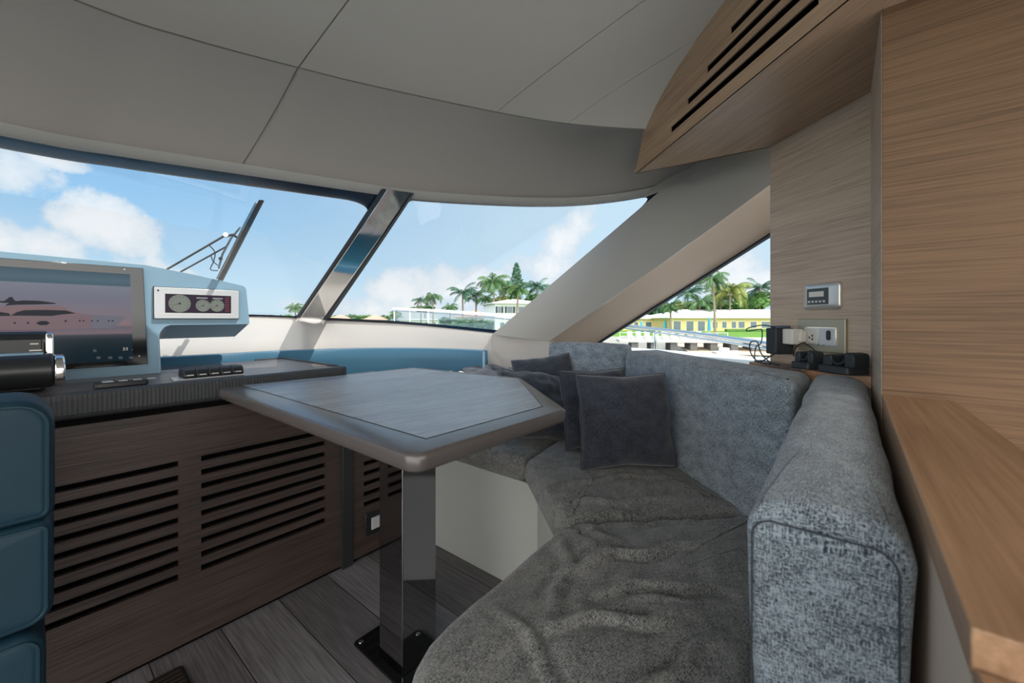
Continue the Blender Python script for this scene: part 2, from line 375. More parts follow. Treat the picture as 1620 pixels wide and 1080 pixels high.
# --- key curves of the shell
def V3(A, B, z): return Vector((A, B, z))
SILL = catmull([V3(-1.35, 2.62, 1.03), V3(-.5, 2.68, 1.03), V3(.2, 2.66, 1.025), D(395, 500, 2.25), D(470, 503, 2.35), D(515, 506, 2.42), D(640, 513, 2.46), D(780, 527, 2.36), D(870, 537, 2.33), D(945, 541, 2.3), V3(1.99, .62, .845), V3(1.80, .17, .84), V3(1.62, -.2, .84)], 12)
HK = 1.0
HEAD = catmull([V3(-1.55, 1.58, 1.46), V3(-.78, 1.66, 1.468)] + [D(px, py, d * (1 - (1 - k) * HK)) for px, py, d, k in ((0, 207, 1.3, .78), (190, 241, 1.5, .78), (380, 270, 1.7, .78), (600, 303, 1.9, .79), (700, 314, 1.95, .82), (850, 321, 1.95, .90), (950, 317, 1.9, .96), (1043, 301, 1.8, 1), (1100, 270, 1.68, 1), (1180, 246, 1.5, 1))], 12)
RIDGE = catmull([V3(-1.25, 1.42, 1.80), V3(-.55, 1.50, 1.80), Z(115, 0, 1.8), Z(300, 62, 1.80), Z(472, 108, 1.80), Z(600, 139, 1.79), Z(785, 178, 1.775), Z(897, 196, 1.74), Z(1015, 205, 1.70), Z(1100, 206, 1.67)], 12)
def at_px(curve, px):
    """parameter along a curve where it crosses the vertical plane through a frame column"""
    c = (px - 810) / F
    for i in range(len(curve) - 1):
        a, b = curve[i], curve[i + 1]
        fa = a.dot(RT) - c * a.dot(FW); fb = b.dot(RT) - c * b.dot(FW)
        if fa * fb <= 0 and a.dot(FW) > 0: return i + fa / (fa - fb)
    return 0
def ev(curve, t):
    t = max(0, min(len(curve) - 1.0001, t)); i = int(t); return curve[i].lerp(curve[i + 1], t - i)
# --- ceiling panels (each padded panel closes into its seam)
def patch(f, u0, u1, v0, v1, nu, nv, mat, name, parent, g=.006, up=.008):
    us = [u0, u0 + g] + [u0 + g + (u1 - u0 - 2 * g) * i / nu for i in range(1, nu)] + [u1 - g, u1]
    vs = [v0, v0 + g] + [v0 + g + (v1 - v0 - 2 * g) * i / nv for i in range(1, nv)] + [v1 - g, v1]
    rows = []
    for v in vs:
        row = []
        for u in us:
            p = f(u, v)
            if u in (u0, u1) or v in (v0, v1):
                c = f((u0 + u1) / 2, (v0 + v1) / 2); p = p + Vector((0, 0, up)) + (p - Vector((0, 0, 1.2))).normalized() * up * .5
            row.append(p)
        rows.append(row)
    o = MB().grid(rows).build(name, mat, parent, smooth=True)
    return o
ceil = struct(empty('ceiling', (0, .5, 1.8)), 'grey suede ceiling in padded panels')
tR = [0, at_px(RIDGE, 472), at_px(RIDGE, 785), at_px(RIDGE, 897), len(RIDGE) - 1]
L_end = [V3(-1.3, -.9, 1.86), None, None, None, None]
ends = {tR[1]: Z(560, 0, 1.805) , tR[2]: Z(1035, 0, 1.81), tR[3]: Z(1105, 70, 1.79)}
def cdir(t):
    a = ev(RIDGE, tR[1]); d1 = (ends[tR[1]] - a).normalized(); a = ev(RIDGE, tR[2]); d2 = (ends[tR[2]] - a).normalized(); a = ev(RIDGE, tR[3]); d3 = (ends[tR[3]] - a).normalized()
    if t <= tR[1]: return d1
    if t <= tR[2]: return d1.lerp(d2, (t - tR[1]) / (tR[2] - tR[1]))
    if t <= tR[3]: return d2.lerp(d3, (t - tR[2]) / (tR[3] - tR[2]))
    return d3
def cf(t, v):
    a = ev(RIDGE, t); d = cdir(t); d = Vector((d.x, d.y, 0)) / abs(d.y) ; L = (a.y + .9) * v
    p = a + d * L; p.z = a.z + (1.82 - a.z) * (1 - math.exp(-L / .42)) + .05 * v
    return p
def seg(t0, t1, name='ceiling_panel', v0=0, v1=1):
    patch(lambda u, v: cf(t0 + (t1 - t0) * u, v), 0, 1, v0, v1, max(6, int((t1 - t0) / 1.5)), 26, M['suede'], name, ceil, g=.003)
for i in range(4): seg(tR[i], tR[i + 1])
# valance sloping from the ceiling ridge down to the top of the windows
def vf(s, v):
    a = ev(RIDGE, s * (len(RIDGE) - 1)); 
    return a
vseam_r, vseam_h = tR[1], at_px(HEAD, 380)
def val(tr0, tr1, th0, th1):
    def f(u, v):
        a = ev(RIDGE, tr0 + (tr1 - tr0) * u); b = ev(HEAD, th0 + (th1 - th0) * u)
        p = a.lerp(b, v); bow = math.sin(math.pi * v) * .05 + (.035 * v ** 6)
        out = Vector((FW.x, FW.y, 0)); return p + Vector((0, 0, 1)) * math.sin(math.pi * v) * .02 + out * math.sin(math.pi * v) * .02
    patch(f, 0, 1, 0, 1, 30, 14, M['suede_taupe_shaded'], 'valance_panel', ceil, g=.004)
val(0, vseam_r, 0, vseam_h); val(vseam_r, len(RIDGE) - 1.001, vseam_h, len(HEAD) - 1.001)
# rolled lip along the top of the windows
lip = []
for k, p in enumerate(HEAD):
    inn = Vector((-p.x * .2, -1, 0)).normalized() if p.x < .4 else Vector((-.7, -.7, 0)); 
    inn = -(Vector((p.x, p.y, 0)).normalized())
    lip.append([p + inn * .030 + Vector((0, 0, .014)), p + inn * .018 + Vector((0, 0, -.004)), p + Vector((0, 0, -.012)), p - inn * .012 + Vector((0, 0, -.006)), p - inn * .03 + Vector((0, 0, .03))])
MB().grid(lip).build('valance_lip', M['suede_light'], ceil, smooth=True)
# closing cover above the padded panels so no daylight leaks through
MB().grid([[V3(-1.35, -2.0, 1.93), V3(2.6, -2.0, 1.93)], [V3(-1.35, 1.3, 1.93), V3(2.6, .4, 1.93)]]).build('roof_liner', M['suede'], ceil)

# --- windscreen: ruled surface from the sill curve to the head curve
tS = lambda px: at_px(SILL, px); tH = lambda px: at_px(HEAD, px)
def wsurf(s0, s1, h0, h1):
    def f(u, v):
        a = ev(SILL, s0 + (s1 - s0) * u); b = ev(HEAD, h0 + (h1 - h0) * u); p = a.lerp(b, v)
        o_ = Vector((p.x, p.y, 0)).normalized(); return p + o_ * math.sin(math.pi * v) * .02
    return f
def window(num, f, border, rad, label, nrm_off=-.004, glassm='glass', full=(0, 1, 0, 1)):
    root = struct(empty('window_%d' % num, f(.5, 0)), label)
    MB().grid([[f(i / 24, j / 12) for i in range(25)] for j in range(13)]).build('glass', M[glassm], root, smooth=True)
    # frame: outer rectangle to inner rounded rectangle in (u, v)
    (bl, br, bb, bt) = border
    inner = round_poly([(bl, bb), (1 - br[0], bb), (1 - br[1], 1 - bt), (bl, 1 - bt)], rad, 8); inner = resample(inner, .02)
    outer = []
    for p in inner:
        d = p - Vector((.5, .5)); k = .5 / max(abs(d.x), abs(d.y)); outer.append(Vector((.5, .5)) + d * k)
    rows = []
    for off in (-.012, .004):
        for ring in ((outer, inner) if off < 0 else (inner, outer)):
            row = []
            for p in ring:
                x = f(p.x, p.y); o_ = Vector((x.x, x.y, 0)).normalized(); row.append(x + o_ * off)
            rows.append(row)
    MB().grid(rows, True).build('frame', M['frit'], root, smooth=True)
    return root
from mathutils.bvhtree import BVHTree
_f = wsurf(0, tS(470), 0, tH(606)); _v = [_f(i / 60, j / 20) for j in range(21) for i in range(61)]
_bvh = BVHTree.FromPolygons(_v, [(j * 61 + i, j * 61 + i + 1, (j + 1) * 61 + i + 1, (j + 1) * 61 + i) for j in range(20) for i in range(60)])
def WG(px, py, off=.05):            # point just outside the left pane
    r = ray(px, py); h = _bvh.ray_cast(O, r.normalized()); return h[0] + r.normalized() * off
w1 = window(1, wsurf(0, tS(470), 0, tH(606)), (.002, (.006, .004), .02, .058), [.01, .04, .06, .01], 'wide left windscreen pane with blue black border')
w2 = window(2, wsurf(tS(514), tS(790), tH(650), tH(1052)), (.008, (.006, .02), .03, .022), [.02, .03, .09, .02], 'right windscreen pane between mirrored mullion and grey pillar')
# mullion between them: a polished strip
f = wsurf(tS(473), tS(512), tH(610), tH(652)); rows = []
mul = struct(empty('trim_1', f(.5, 0)), 'mirror polished mullion between the two windscreen panes')
def inn(p, k): o_ = Vector((p.x, p.y, 0)).normalized(); return p - o_ * k
MB().grid([[inn(f(u, j / 10), k) for u, k in ((0, .0), (.03, .035), (.06, .04), (.94, .04), (.97, .035), (1, .0))] for j in range(11)]).build('polished_strip', M['chrome'], mul)
for u0, u1 in ((-.12, .04), (.96, 1.10)):
    MB().grid([[inn(f(u, j / 10), k) for u, k in ((u0, -.01), (u0, .03), ((u0 + u1) / 2, .045), (u1, .03))] for j in range(11)]).build('black_edge', M['rubber'], mul, smooth=True)
# --- sill and the leather wall under it
rows = []
for k, p in enumerate(SILL[:tS(1000).__int__() + 1]):
    o_ = Vector((p.x, p.y, 0)).normalized(); w_ = .17 - .08 * max(0, min(1, (k - tS(480)) / (tS(600) - tS(480)))) - .055 * max(0, min(1, (k - tS(640)) / (tS(815) - tS(640))))
    rows.append([p + o_ * .03, p - o_ * .012 + Vector((0, 0, .003)), p - o_ * .022 + Vector((0, 0, -.003)), p - o_ * .030 + Vector((0, 0, -.014)), p - o_ * (.03 + w_ * .33) + Vector((0, 0, -.065)), p - o_ * (.03 + w_ * .68) + Vector((0, 0, -.12)), p - o_ * (.03 + w_) + Vector((0, 0, -.18)), p - o_ * (.05 + w_) + Vector((0, 0, -.5))])
struct(MB().grid(rows).build('wall_front', M['sill'], smooth=True), 'curved beige leather wall under the windscreen')
# --- thick raked pillar (two facets) between windscreen and side window
pb = []
W2a, W2b = ev(SILL, tS(783)), ev(HEAD, tH(1046)); 
mb = MB()
outA = Vector((W2a.x, W2a.y, 0)).normalized()
A0 = D(779, 529, 2.30); A1 = D(1043, 303, 1.76); A1b = D(1092, 283, 1.66); A2 = D(1132, 248, 1.56); A3 = D(1222, 233, 1.42); A4 = D(1300, 190, 1.40)
B0 = D(868, 540, 2.16); B1 = D(960, 478, 1.93); B2 = D(1090, 386, 1.66); B3 = D(1220, 291, 1.43); B4 = D(1300, 235, 1.38)
def sub_row(a, b, n=8, bow=.012):
    r_ = []
    for i in range(n + 1):
        p = a.lerp(b, i / n); r_.append(p - FW * math.sin(math.pi * i / n) * bow)
    return r_
pil = struct(empty('trim_2', A0), 'broad grey suede windscreen pillar raking up to the wood panel')
mid = lambda a, b, t: a.lerp(b, t)
up_pts = [A0, mid(A0, A1, .35), mid(A0, A1, .7), A1, A1b, A2, A3, A4]; lo_pts = [B0, B1.lerp(B0, .1), B2.lerp(B1, .35), B2.lerp(B3, .15), B2.lerp(B3, .4), B2.lerp(B3, .7), B3, B4]
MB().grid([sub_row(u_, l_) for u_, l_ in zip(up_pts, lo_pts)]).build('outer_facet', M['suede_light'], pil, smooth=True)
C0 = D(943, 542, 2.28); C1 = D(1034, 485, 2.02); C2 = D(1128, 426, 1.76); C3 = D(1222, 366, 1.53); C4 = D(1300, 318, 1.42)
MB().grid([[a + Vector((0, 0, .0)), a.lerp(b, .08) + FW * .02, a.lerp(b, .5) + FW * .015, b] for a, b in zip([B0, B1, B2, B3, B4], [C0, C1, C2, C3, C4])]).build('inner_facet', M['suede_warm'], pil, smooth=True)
tops = [D(1020, 312, 1.80), A1, A1b, A2, A3]
MB().grid([[p + FW * .004, p + FW * .05 + Vector((0, 0, .12)), p + FW * .05 + Vector((0, 0, .35))] for p in tops]).build('header_corner', M['suede_light'], pil, smooth=True)
MB().grid([[a, a + Vector((a.x, a.y, 0)).normalized() * .10] for a in (A0, mid(A0, A1, .35), mid(A0, A1, .7), A1)]).build('edge_return', M['suede_light'], pil)
# light cover under pillar foot (between both facets, down to the sofa)
MB().grid([[A0, D(830, 534, 2.24), B0, D(905, 541, 2.25), C0], [p - Vector((0, 0, .45)) for p in (A0, D(830, 534, 2.24), B0, D(905, 541, 2.25), C0)]]).build('pillar_foot', M['sill'], pil)
# --- side window
def sf(u, v):
    a = C0.lerp(V3(1.80, .17, .835), u); a.z = .83; a = a + Vector((a.x, a.y, 0)).normalized() * .04
    b = [C0, C1, C2, C3, C4]; k = min(u * 3.6, 3.999); i = int(k); t_ = b[i].lerp(b[i + 1], k - i); t_ = t_ + Vector((t_.x, t_.y, 0)).normalized() * .04
    return a.lerp(t_, v)
w3 = struct(empty('window_3', sf(.5, 0)), 'triangular side window beside the sofa')
MB().grid([[sf(i / 20, v) for i in range(21)] for v in (0, 1)]).build('glass', M['glass'], w3)
seal = [C0 + FW * .0, C1, C2, C3, C4]
MB().grid([[inn(p, .006), inn(p, .012) - Vector((0, 0, .010)), inn(p, -.004) - Vector((0, 0, .018)), inn(p, -.045) - Vector((0, 0, .004))] for i, p in enumerate(catmull(seal, 4)[:17])]).build('frame', M['rubber'], w3, smooth=True)
# --- wooden soffit with four air slots
zs = 1.566; n_s = .685
tip = NS(.684, CD.dot(Vector((1.525, .621, 0))), zs); far0 = NS(.684, -.35, zs); pc = NS(1.02, CD.dot(Vector((1.569, .181, 0))), zs)
sof = struct(empty('ceiling_soffit', tip), 'oak soffit with four long dark air slots')
slots = []
for (xa, ya), (xb, yb) in (((1061, 206), (1295, 2)), ((1087, 162), (1265, 0)), ((1118, 111), (1234, 0)), ((1155, 50), (1204, 0))):
    p = PN(xa, ya, n_s); q2 = PN(xb, yb, n_s); slots.append((CD.dot(p), CD.dot(q2), p.z))
s_tip = CD.dot(tip)
# face: built from strips so the slots are real gaps
def face_strip(mb, z0, z1, s0, s1, top=None):
    mb.prism([NS(n_s, s0, z0), NS(n_s, s1, z0), NS(n_s, s1, z1), NS(n_s, s0, z1)], ND * .004)
mb = MB(); sh = .0095
zsl = sorted(slots, key=lambda s: s[2]); s_near = -.35
def s_edge(z):      # end of the face towards the tip, following the sloping ceiling
    return s_tip - max(0, (z - zs)) * .55
prev = zs
for k, (sa, sb, zz) in enumerate(zsl):
    z0, z1 = zz - sh, zz + sh
    if k == 3: sb2 = s_near
    se0, se1, se2 = s_edge(prev), s_edge(z0), s_edge(z1)
    mb.prism([NS(n_s, s_near, prev), NS(n_s, se0, prev), NS(n_s, se1, z0), NS(n_s, s_near, z0)], ND * .004)
    mb.prism([NS(n_s, sa, z0), NS(n_s, se1, z0), NS(n_s, se2, z1), NS(n_s, sa, z1)], ND * .004)
    sb = max(sb, -.1) if k else sb
    mb.prism([NS(n_s, s_near, z0), NS(n_s, sb if k == 0 else s_near + .02, z0), NS(n_s, sb if k == 0 else s_near + .02, z1), NS(n_s, s_near, z1)], ND * .004)
    prev = z1
mb.prism([NS(n_s, s_near, prev), NS(n_s, s_edge(prev), prev), NS(n_s, s_edge(1.87), 1.87), NS(n_s, s_near, 1.87)], ND * .004)
mb.build('slotted_face', M['oak_diag'], sof)
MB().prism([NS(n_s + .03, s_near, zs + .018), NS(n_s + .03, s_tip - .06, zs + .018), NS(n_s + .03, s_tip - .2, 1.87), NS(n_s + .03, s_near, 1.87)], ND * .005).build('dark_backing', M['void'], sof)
B_p = -.0577
j_in = V3((1.02 + .685 * B_p) / .729, B_p, zs)
MB().prism([tip, pc, j_in, V3(1.0, B_p, zs), V3(1.0, -.5, zs), V3(.468, -.5, zs)], (0, 0, .016)).build('soffit_board', M['oak_diag'], sof)
MB().prism([tip + ND * .002, pc + V3(.0, .0, 0), pc + V3(.0, .0, .3), tip + ND * .002 - CD * .10 + V3(0, 0, .18)], V3(-.005, -.005, 0)).build('end_board', M['oak_diag'], sof)
# --- right hand walls
thick = .04
pn0 = NS(1.02, CD.dot(j_in), 0); pn1 = NS(1.02, CD.dot(pc), 0)
o = MB().plan([pn0, pn1, pn1 + ND * thick, pn0 + ND * thick], .10, 1.9).build('wall_panel', M['oak_panel'], bevel=.001); o.name = 'wall_starboard'; struct(o, 'light oak wall panel beside the side window')
o = MB().plan([(1.0, B_p), (j_in.x - .002, B_p), (j_in.x - .002, B_p - .04), (1.04, B_p - .04)], .0, 1.9).build('trim_3', M['oak_panel'], bevel=.0015); struct(o, 'narrow oak return beside the light oak panel')
o = MB().plan([(1.0, B_p - .0005), (1.0395, B_p - .0005), (1.0395, -1.9), (1.0, -1.9)], 0, 1.95).build('wall_right', M['oak'], bevel=.0015); struct(o, 'dark oak wall on the right')
# partition with oak ledge
par = struct(empty('wall_partition', (.6, -.1, 0)), 'low oak partition behind the sofa')
MB().plan([(.998, B_p), (.998, -.149), (.27, -.149), (.27, -.045)], .8405, .8625).build('ledge', M['oak_ledge'], par, bevel=.001)
MB().plan([(.997, B_p - .002), (.997, -.145), (.276, -.145), (.276, -.049)], 0, .840).build('partition_body', M['suede_warm'], par)
MB().plan([(.268, -.045), (.268, -.149), (.16, -.149), (.16, -.045)], .0, .846).build('end_cap', M['oak_ledge'], par, bevel=.002)
# counter behind the sofa, and pale sill to the side window
o = MB().plan([NS(.94, .90), NS(.94, 1.20), pn1 + V3(.0, .0, 0) + CD * .01, NS(1.02, CD.dot(j_in)), (1.30, B_p + .001)], .835, .8625).build('counter', M['oak_ledge']); o.name = 'trim_4'; struct(o, 'oak shelf behind the sofa under the light oak panel')
o = MB().plan([NS(.94, 1.205), NS(.94, 1.98), (2.06, 1.04), (1.84, .15), (1.575, .187)], .815, .835).build('trim_5', M['gel']); struct(o, 'pale sill under the side window')
# back fill wall below counter towards the hull
o = MB().plan([NS(.93, .95), NS(.93, 1.9), NS(.96, 1.9), NS(.96, .95)], 0.0, .814).build('trim_6', M['sill']); struct(o, 'hull lining behind the sofa')
# ================================================================ SOFA
sofa = empty('dinette_sofa', (1.25, .6, 0), 'angled grey blue tweed sofa wrapped around the table', 'sofa')
def wr(dirs):                           # wrinkles: list of (centre, direction, length, width, depth, waves)
    def f(p):
        z = 0
        for c, d, L, w, a, k in dirs:
            u = (p.x - c[0]) * d[0] + (p.y - c[1]) * d[1]; v = -(p.x - c[0]) * d[1] + (p.y - c[1]) * d[0]
            v += .012 * math.sin(u * 17 + c[0] * 31) + .008 * math.sin(u * 41)
            fall = max(0, 1 - (u / L) ** 2) * max(0, 1 - (v / w) ** 2)
            z += a * fall * math.cos(v / w * math.pi * k)
        return z
    return f
def seat_disp(wrk, ztop, amp=.004):
    def f(p):
        if p.z < ztop - .035: return Vector((0, 0, 0))
        k = min(1, (p.z - ztop + .035) / .03)
        return Vector((0, 0, k * (wrk(p) + amp * noise.noise(Vector((p.x * 7, p.y * 7, 1))) + .0022 * noise.noise(Vector((p.x * 23, p.y * 23, 4))))))
    return f
fold = (ND.x, ND.y)
w_diag = wr([((1.02, .50), fold, .40, .05, .005, 2), ((1.10, .60), fold, .42, .06, .005, 2.5), ((1.22, .70), fold, .38, .05, .004, 2), ((1.0, .42), fold, .30, .035, .006, 1.5), ((1.30, .62), fold, .30, .05, .003, 3)])
c1 = Vector((.92, .38)); 
w_aft = wr([((.80, .34), (.85, -.53), .20, .035, .012, 1.2), ((.72, .25), (.6, -.8), .16, .03, -.012, 1), ((.62, .28), (.75, -.66), .14, .03, .010, 1.1), ((.55, .18), (.97, -.2), .16, .02, .008, 1.2),
            ((.86, .48), (.2, .98), .12, .05, .006, 1.5), ((.95, .40), fold, .25, .03, .008, 1.2), ((.66, .42), (.9, .4), .16, .04, .005, 1.5), ((.48, .35), (.5, .86), .14, .03, .004, 1.5)])
zt = .498
cushion('seat_cushion', [(1.165, .893), (1.775, .985), (1.775, 1.98), (1.165, 1.98)], .405, zt, M['tweed_seat_warmlit'], sofa, r=.035, corner=.02, crown=.012, disp=seat_disp(lambda p: 0, zt), uvrot=0)
cushion('seat_cushion', [(.862, .545), (1.215, .19), (1.77, .74), (1.775, .980), (1.165, .886)], .405, zt + .004, M['tweed_seat_warmlit'], sofa, r=.04, corner=[.02, .02, .02, .02, .05], crown=.014, step=.011, disp=seat_disp(w_diag, zt), uvrot=-.75)
cushion('seat_cushion', [(.295, .515), (.30, .085), (1.10, .085), (1.21, .188), (.858, .541)], .395, zt + .002, M['tweed_seat_warmlit'], sofa, r=.045, corner=[.17, .05, .02, .02, .03], crown=.02, step=.009, disp=seat_disp(w_aft, zt, .007), uvrot=.15)
# backs
cushion('backrest', [NS(.735, .822), NS(.735, 1.752), NS(.912, 1.80), NS(.912, .955)], .46, .860, M['tweed'], sofa, r=.032, corner=.02, crown=.004, tilt=ND * .02, bulge=-.004)
cushion('backrest', [(1.775, .775), (1.775, 1.345), (1.90, 1.345), (1.90, .80)], .46, .878, M['tweed'], sofa, r=.03, corner=.02, crown=.004, tilt=V3(.03, 0, 0), bulge=-.004)
cushion('backrest', [(.405, .066), (1.335, .060), (1.335, -.050), (.41, -.042)], .30, .840, M['tweed'], sofa, r=.024, corner=[.010, .02, .02, .014], crown=.0, step=.009, bulge=-.007,
        disp=lambda p: Vector((0, .004 * noise.noise(p * 9), .012 * (p.x - .4) + (.009 * max(0, 1 - ((p.y - .010) / .05) ** 2) if p.z > .82 else 0) + .004 * noise.noise(Vector((p.x * 11, p.y * 9, 3))))))
# piping round the near end of the aft back
rp = resample(round_poly([(.060, .34), (.060, .829), (-.033, .829), (-.033, .34)], [.01, .016, .016, .01]), .02)
MB().tube([V3(.4042, p.x, p.y) for p in rp], .0008, 6, True).build('piping', M['seam'], sofa, smooth=True)
# base
MB().plan([(1.178, .84), (1.178, 1.546), (1.74, 1.546), (1.74, .75), (1.2, .23), (1.05, .1), (.42, .1), (.42, .48), (.86, .50)], .0, .404).build('base_panel', M['white_panel'], sofa, bevel=.002)
# ================================================================ TABLE
tbl = empty('dining_table', (.74, 1.0, 0), 'angular dark wood dining table on a polished steel pedestal', 'table')
TZ = .785
tp = [Z(655, 722, TZ), Z(343, 613.5, TZ), Z(655, 580.5, TZ), Z(824, 597, TZ), Z(897, 646.5, TZ)]
tp = [(p.x, p.y) for p in tp]
out = round_poly(tp, [.028, .028, .04, .03, .03], 8)
cx = Vector((.77, 1.0))
def rim(mb, out):
    n = len(out); nor = []
    for i in range(n): t_ = (out[(i + 1) % n] - out[i - 1]).normalized(); nor.append(Vector((t_.y, -t_.x)))
    if sum(out[i - 1].x * out[i].y - out[i].x * out[i - 1].y for i in range(n)) < 0: nor = [-a for a in nor]
    rows = []
    for ins, z in ((.5, 0), (.008, 0), (.003, -.0015), (0, -.005), (-.001, -.017), (0, -.026), (.004, -.031), (.012, -.033), (.2, -.033)):
        rows.append([V3(*(p.lerp(cx, .15) if ins > .1 else p - a * ins), TZ + z) for p, a in zip(out, nor)])
    mb.grid(rows, True); mb.add([rows[-1][i] for i in range(n)], [tuple(range(n))]); mb.add([r_.copy() for r_ in rows[0]], [tuple(range(n))])
def inset(poly, d):
    """offset each edge of a polygon inwards by its own distance"""
    n = len(poly); P = [Vector(p) for p in poly]; c = sum(P, Vector((0, 0))) / n; res = []
    for i in range(n):
        def line(a, b, dd):
            t_ = (b - a).normalized(); nn = Vector((-t_.y, t_.x)); nn = nn if nn.dot(c - a) > 0 else -nn; return a + nn * dd, t_
        a0, t0 = line(P[i - 1], P[i], d[i - 1]); a1, t1 = line(P[i], P[(i + 1) % n], d[i])
        den = t0.x * t1.y - t0.y * t1.x; w_ = a1 - a0; k = (w_.x * t1.y - w_.y * t1.x) / den; res.append(a0 + t0 * k)
    return res
mb = MB(); rim(mb, out); mb.build('tabletop', M['table_edge'], tbl, smooth=True)
ins = [Z(x, y, TZ).xy for x, y in ((674, 694.5), (382, 609.5), (655, 582.6), (821, 599.5), (859, 643))]
MB().plan([(p.x, p.y) for p in ins], TZ - .0045, TZ + .0003).build('groove', M['void'], tbl)
ins2 = inset([(p.x, p.y) for p in ins], [.0022] * 5)
MB().plan([(p.x, p.y) for p in ins2], TZ - .0030, TZ + .0010).build('veneer_inlay', M['table_top'], tbl)
bx('pedestal', (.678, .942, .008), (.798, 1.055, TZ - .034), M['steel_dark'], tbl, bevel=.003, seg=3)
MB().plan(round_poly([(.655, .83), (.82, .83), (.82, 1.165), (.655, 1.165)], .014), .0, .008).build('base_plate', M['gloss'], tbl, bevel=.003)
for x in (.672, .803):
    for y in (.85, 1.146):
        MB().cyl((x, y, .007), (x, y, .0105), .007, 16).build('bolt', M['chrome'], tbl, bevel=.001)
# ================================================================ CUSHIONS ON THE SOFA
def pillow(name, c, U, V, w, h, t, label, sd_, mat='pillow', pinch=.10):
    U = Vector(U).normalized(); V = Vector(V); V = (V - U * V.dot(U)).normalized(); Wn = U.cross(V); n = 44; mb = MB(); uv = []; mb.uv = uv
    c = Vector(c); sds = []
    for side in (1, -1):
        rows = []
        for j in range(n + 1):
            row = []
            for i in range(n + 1):
                u = -math.cos(math.pi * i / n) * .35 + (2 * i / n - 1) * .65; v = -math.cos(math.pi * j / n) * .35 + (2 * j / n - 1) * .65
                x = u * (1 - pinch * (1 - abs(v)) ** 1.0 * abs(u) ** 3 * .8); y = v * (1 - pinch * (1 - abs(u)) ** 1.0 * abs(v) ** 3 * .8)
                k = max(0, (1 - u ** 2)) ** .42 * max(0, (1 - v ** 2)) ** .42
                e_ = (1 - abs(u)) * 0 + 1
                pl = .10 * math.sin(v * 9 + sd_) * abs(u) ** 2 + .10 * math.sin(u * 8 + sd_ * 2) * abs(v) ** 2
                wrk = noise.noise(Vector((u * 2.2 + sd_, v * 2.2, side * 3 + sd_))) * .16 + noise.noise(Vector((u * 5 + sd_, v * 4, side * 5))) * .06
                z = side * t / 2 * k * (1 + wrk + pl * .8)
                wav = .012 * noise.noise(Vector((u * 3, v * 3, sd_ + 9)))
                p = c + U * x * w / 2 + V * y * h / 2 + Wn * (z + wav * min(1, 1.5 - abs(v)))
                row.append(p); uv.append((u * w / 2, v * h / 2))
            rows.append(row)
        b = len(mb.v); mb.grid(rows)
    o = mb.build(name, M[mat], None, smooth=False)
    bm = bmesh.new(); bm.from_mesh(o.data); bmesh.ops.remove_doubles(bm, verts=bm.verts, dist=.0004); bmesh.ops.recalc_face_normals(bm, faces=bm.faces); bm.to_mesh(o.data); bm.free()
    for p in o.data.polygons: p.use_smooth = True
    org = ORG[o.name]; loop = []
    for a, b_, dx, dy in ((-1, -1, 2, 0), (1, -1, 0, 2), (1, 1, -2, 0), (-1, 1, 0, -2)):
        for i in range(12):
            u = a + dx * i / 12; v = b_ + dy * i / 12
            x = u * (1 - pinch * (1 - abs(v)) * abs(u) ** 3 * .8); y = v * (1 - pinch * (1 - abs(u)) * abs(v) ** 3 * .8)
            wav = .012 * noise.noise(Vector((u * 3, v * 3, sd_ + 9))); loop.append(c + U * x * w / 2 + V * y * h / 2 + Wn * wav * min(1, 1.5 - abs(v)))
    MB().tube(loop, .0022, 6, True).build('piping', M[mat], o, smooth=True)
    return tag(o, label, 'pillow', 'throw pillows on the sofa')
s_dir = CD
def pn_c(px, py, n): return PN(px, py, n)
cc = PN(990, 668, .655)
PU = (RT * .97 + FW * .25).normalized()
pillow('throw_pillow', D(988, 664, 1.36), RT * .98 + FW * .10, UP * .93 + FW * .24 - RT * .05, .32, .31, .17, 'large dark square pillow in front, leaning on the sofa back', 1.3)
pillow('throw_pillow', D(944, 644, 1.57), RT * .97 + FW * .30, UP * .95 + FW * .20 - RT * .06, .29, .295, .14, 'dark square pillow half hidden behind the front pillow, nearer the table', 4.1)
pillow('throw_pillow', D(966, 652, 1.80), RT * .98 - FW * .1, UP * .95 + FW * .2 + RT * .05, .36, .32, .10, 'dark pillow leaning rearmost, only its top corner showing', 7.7)
pillow('throw_pillow', D(858, 640, 1.78), RT * .9 + FW * .35 - UP * .15, UP * .62 + FW * .78, .33, .33, .19, 'plump dark pillow lying tilted right behind the table corner', 2.6)
pillow('throw_pillow', D(862, 605, 2.02), RT * .96 + FW * .1 + UP * .12, UP * .9 + FW * .35, .30, .27, .15, 'dark pillow propped upright against the farthest sofa back', 5.2)
pillow('throw_pillow', D(775, 598, 2.16), RT * .98 + FW * .1 - UP * .08, UP * .22 + FW * .95, .31, .30, .10, 'dark pillow lying flat at the far end of the seat', 9.4)
M['cream_cloth'] = tweed('pale pillow weave', (.52, .44, .42), (.70, .62, .58), 1.5, .3)
pillow('throw_pillow', D(716, 598, 2.08), RT * .98 - UP * .03, UP * .05 + FW * .95, .20, .20, .05, 'pale pillow just showing above the table edge beside the leather band', 12.4, 'cream_cloth')

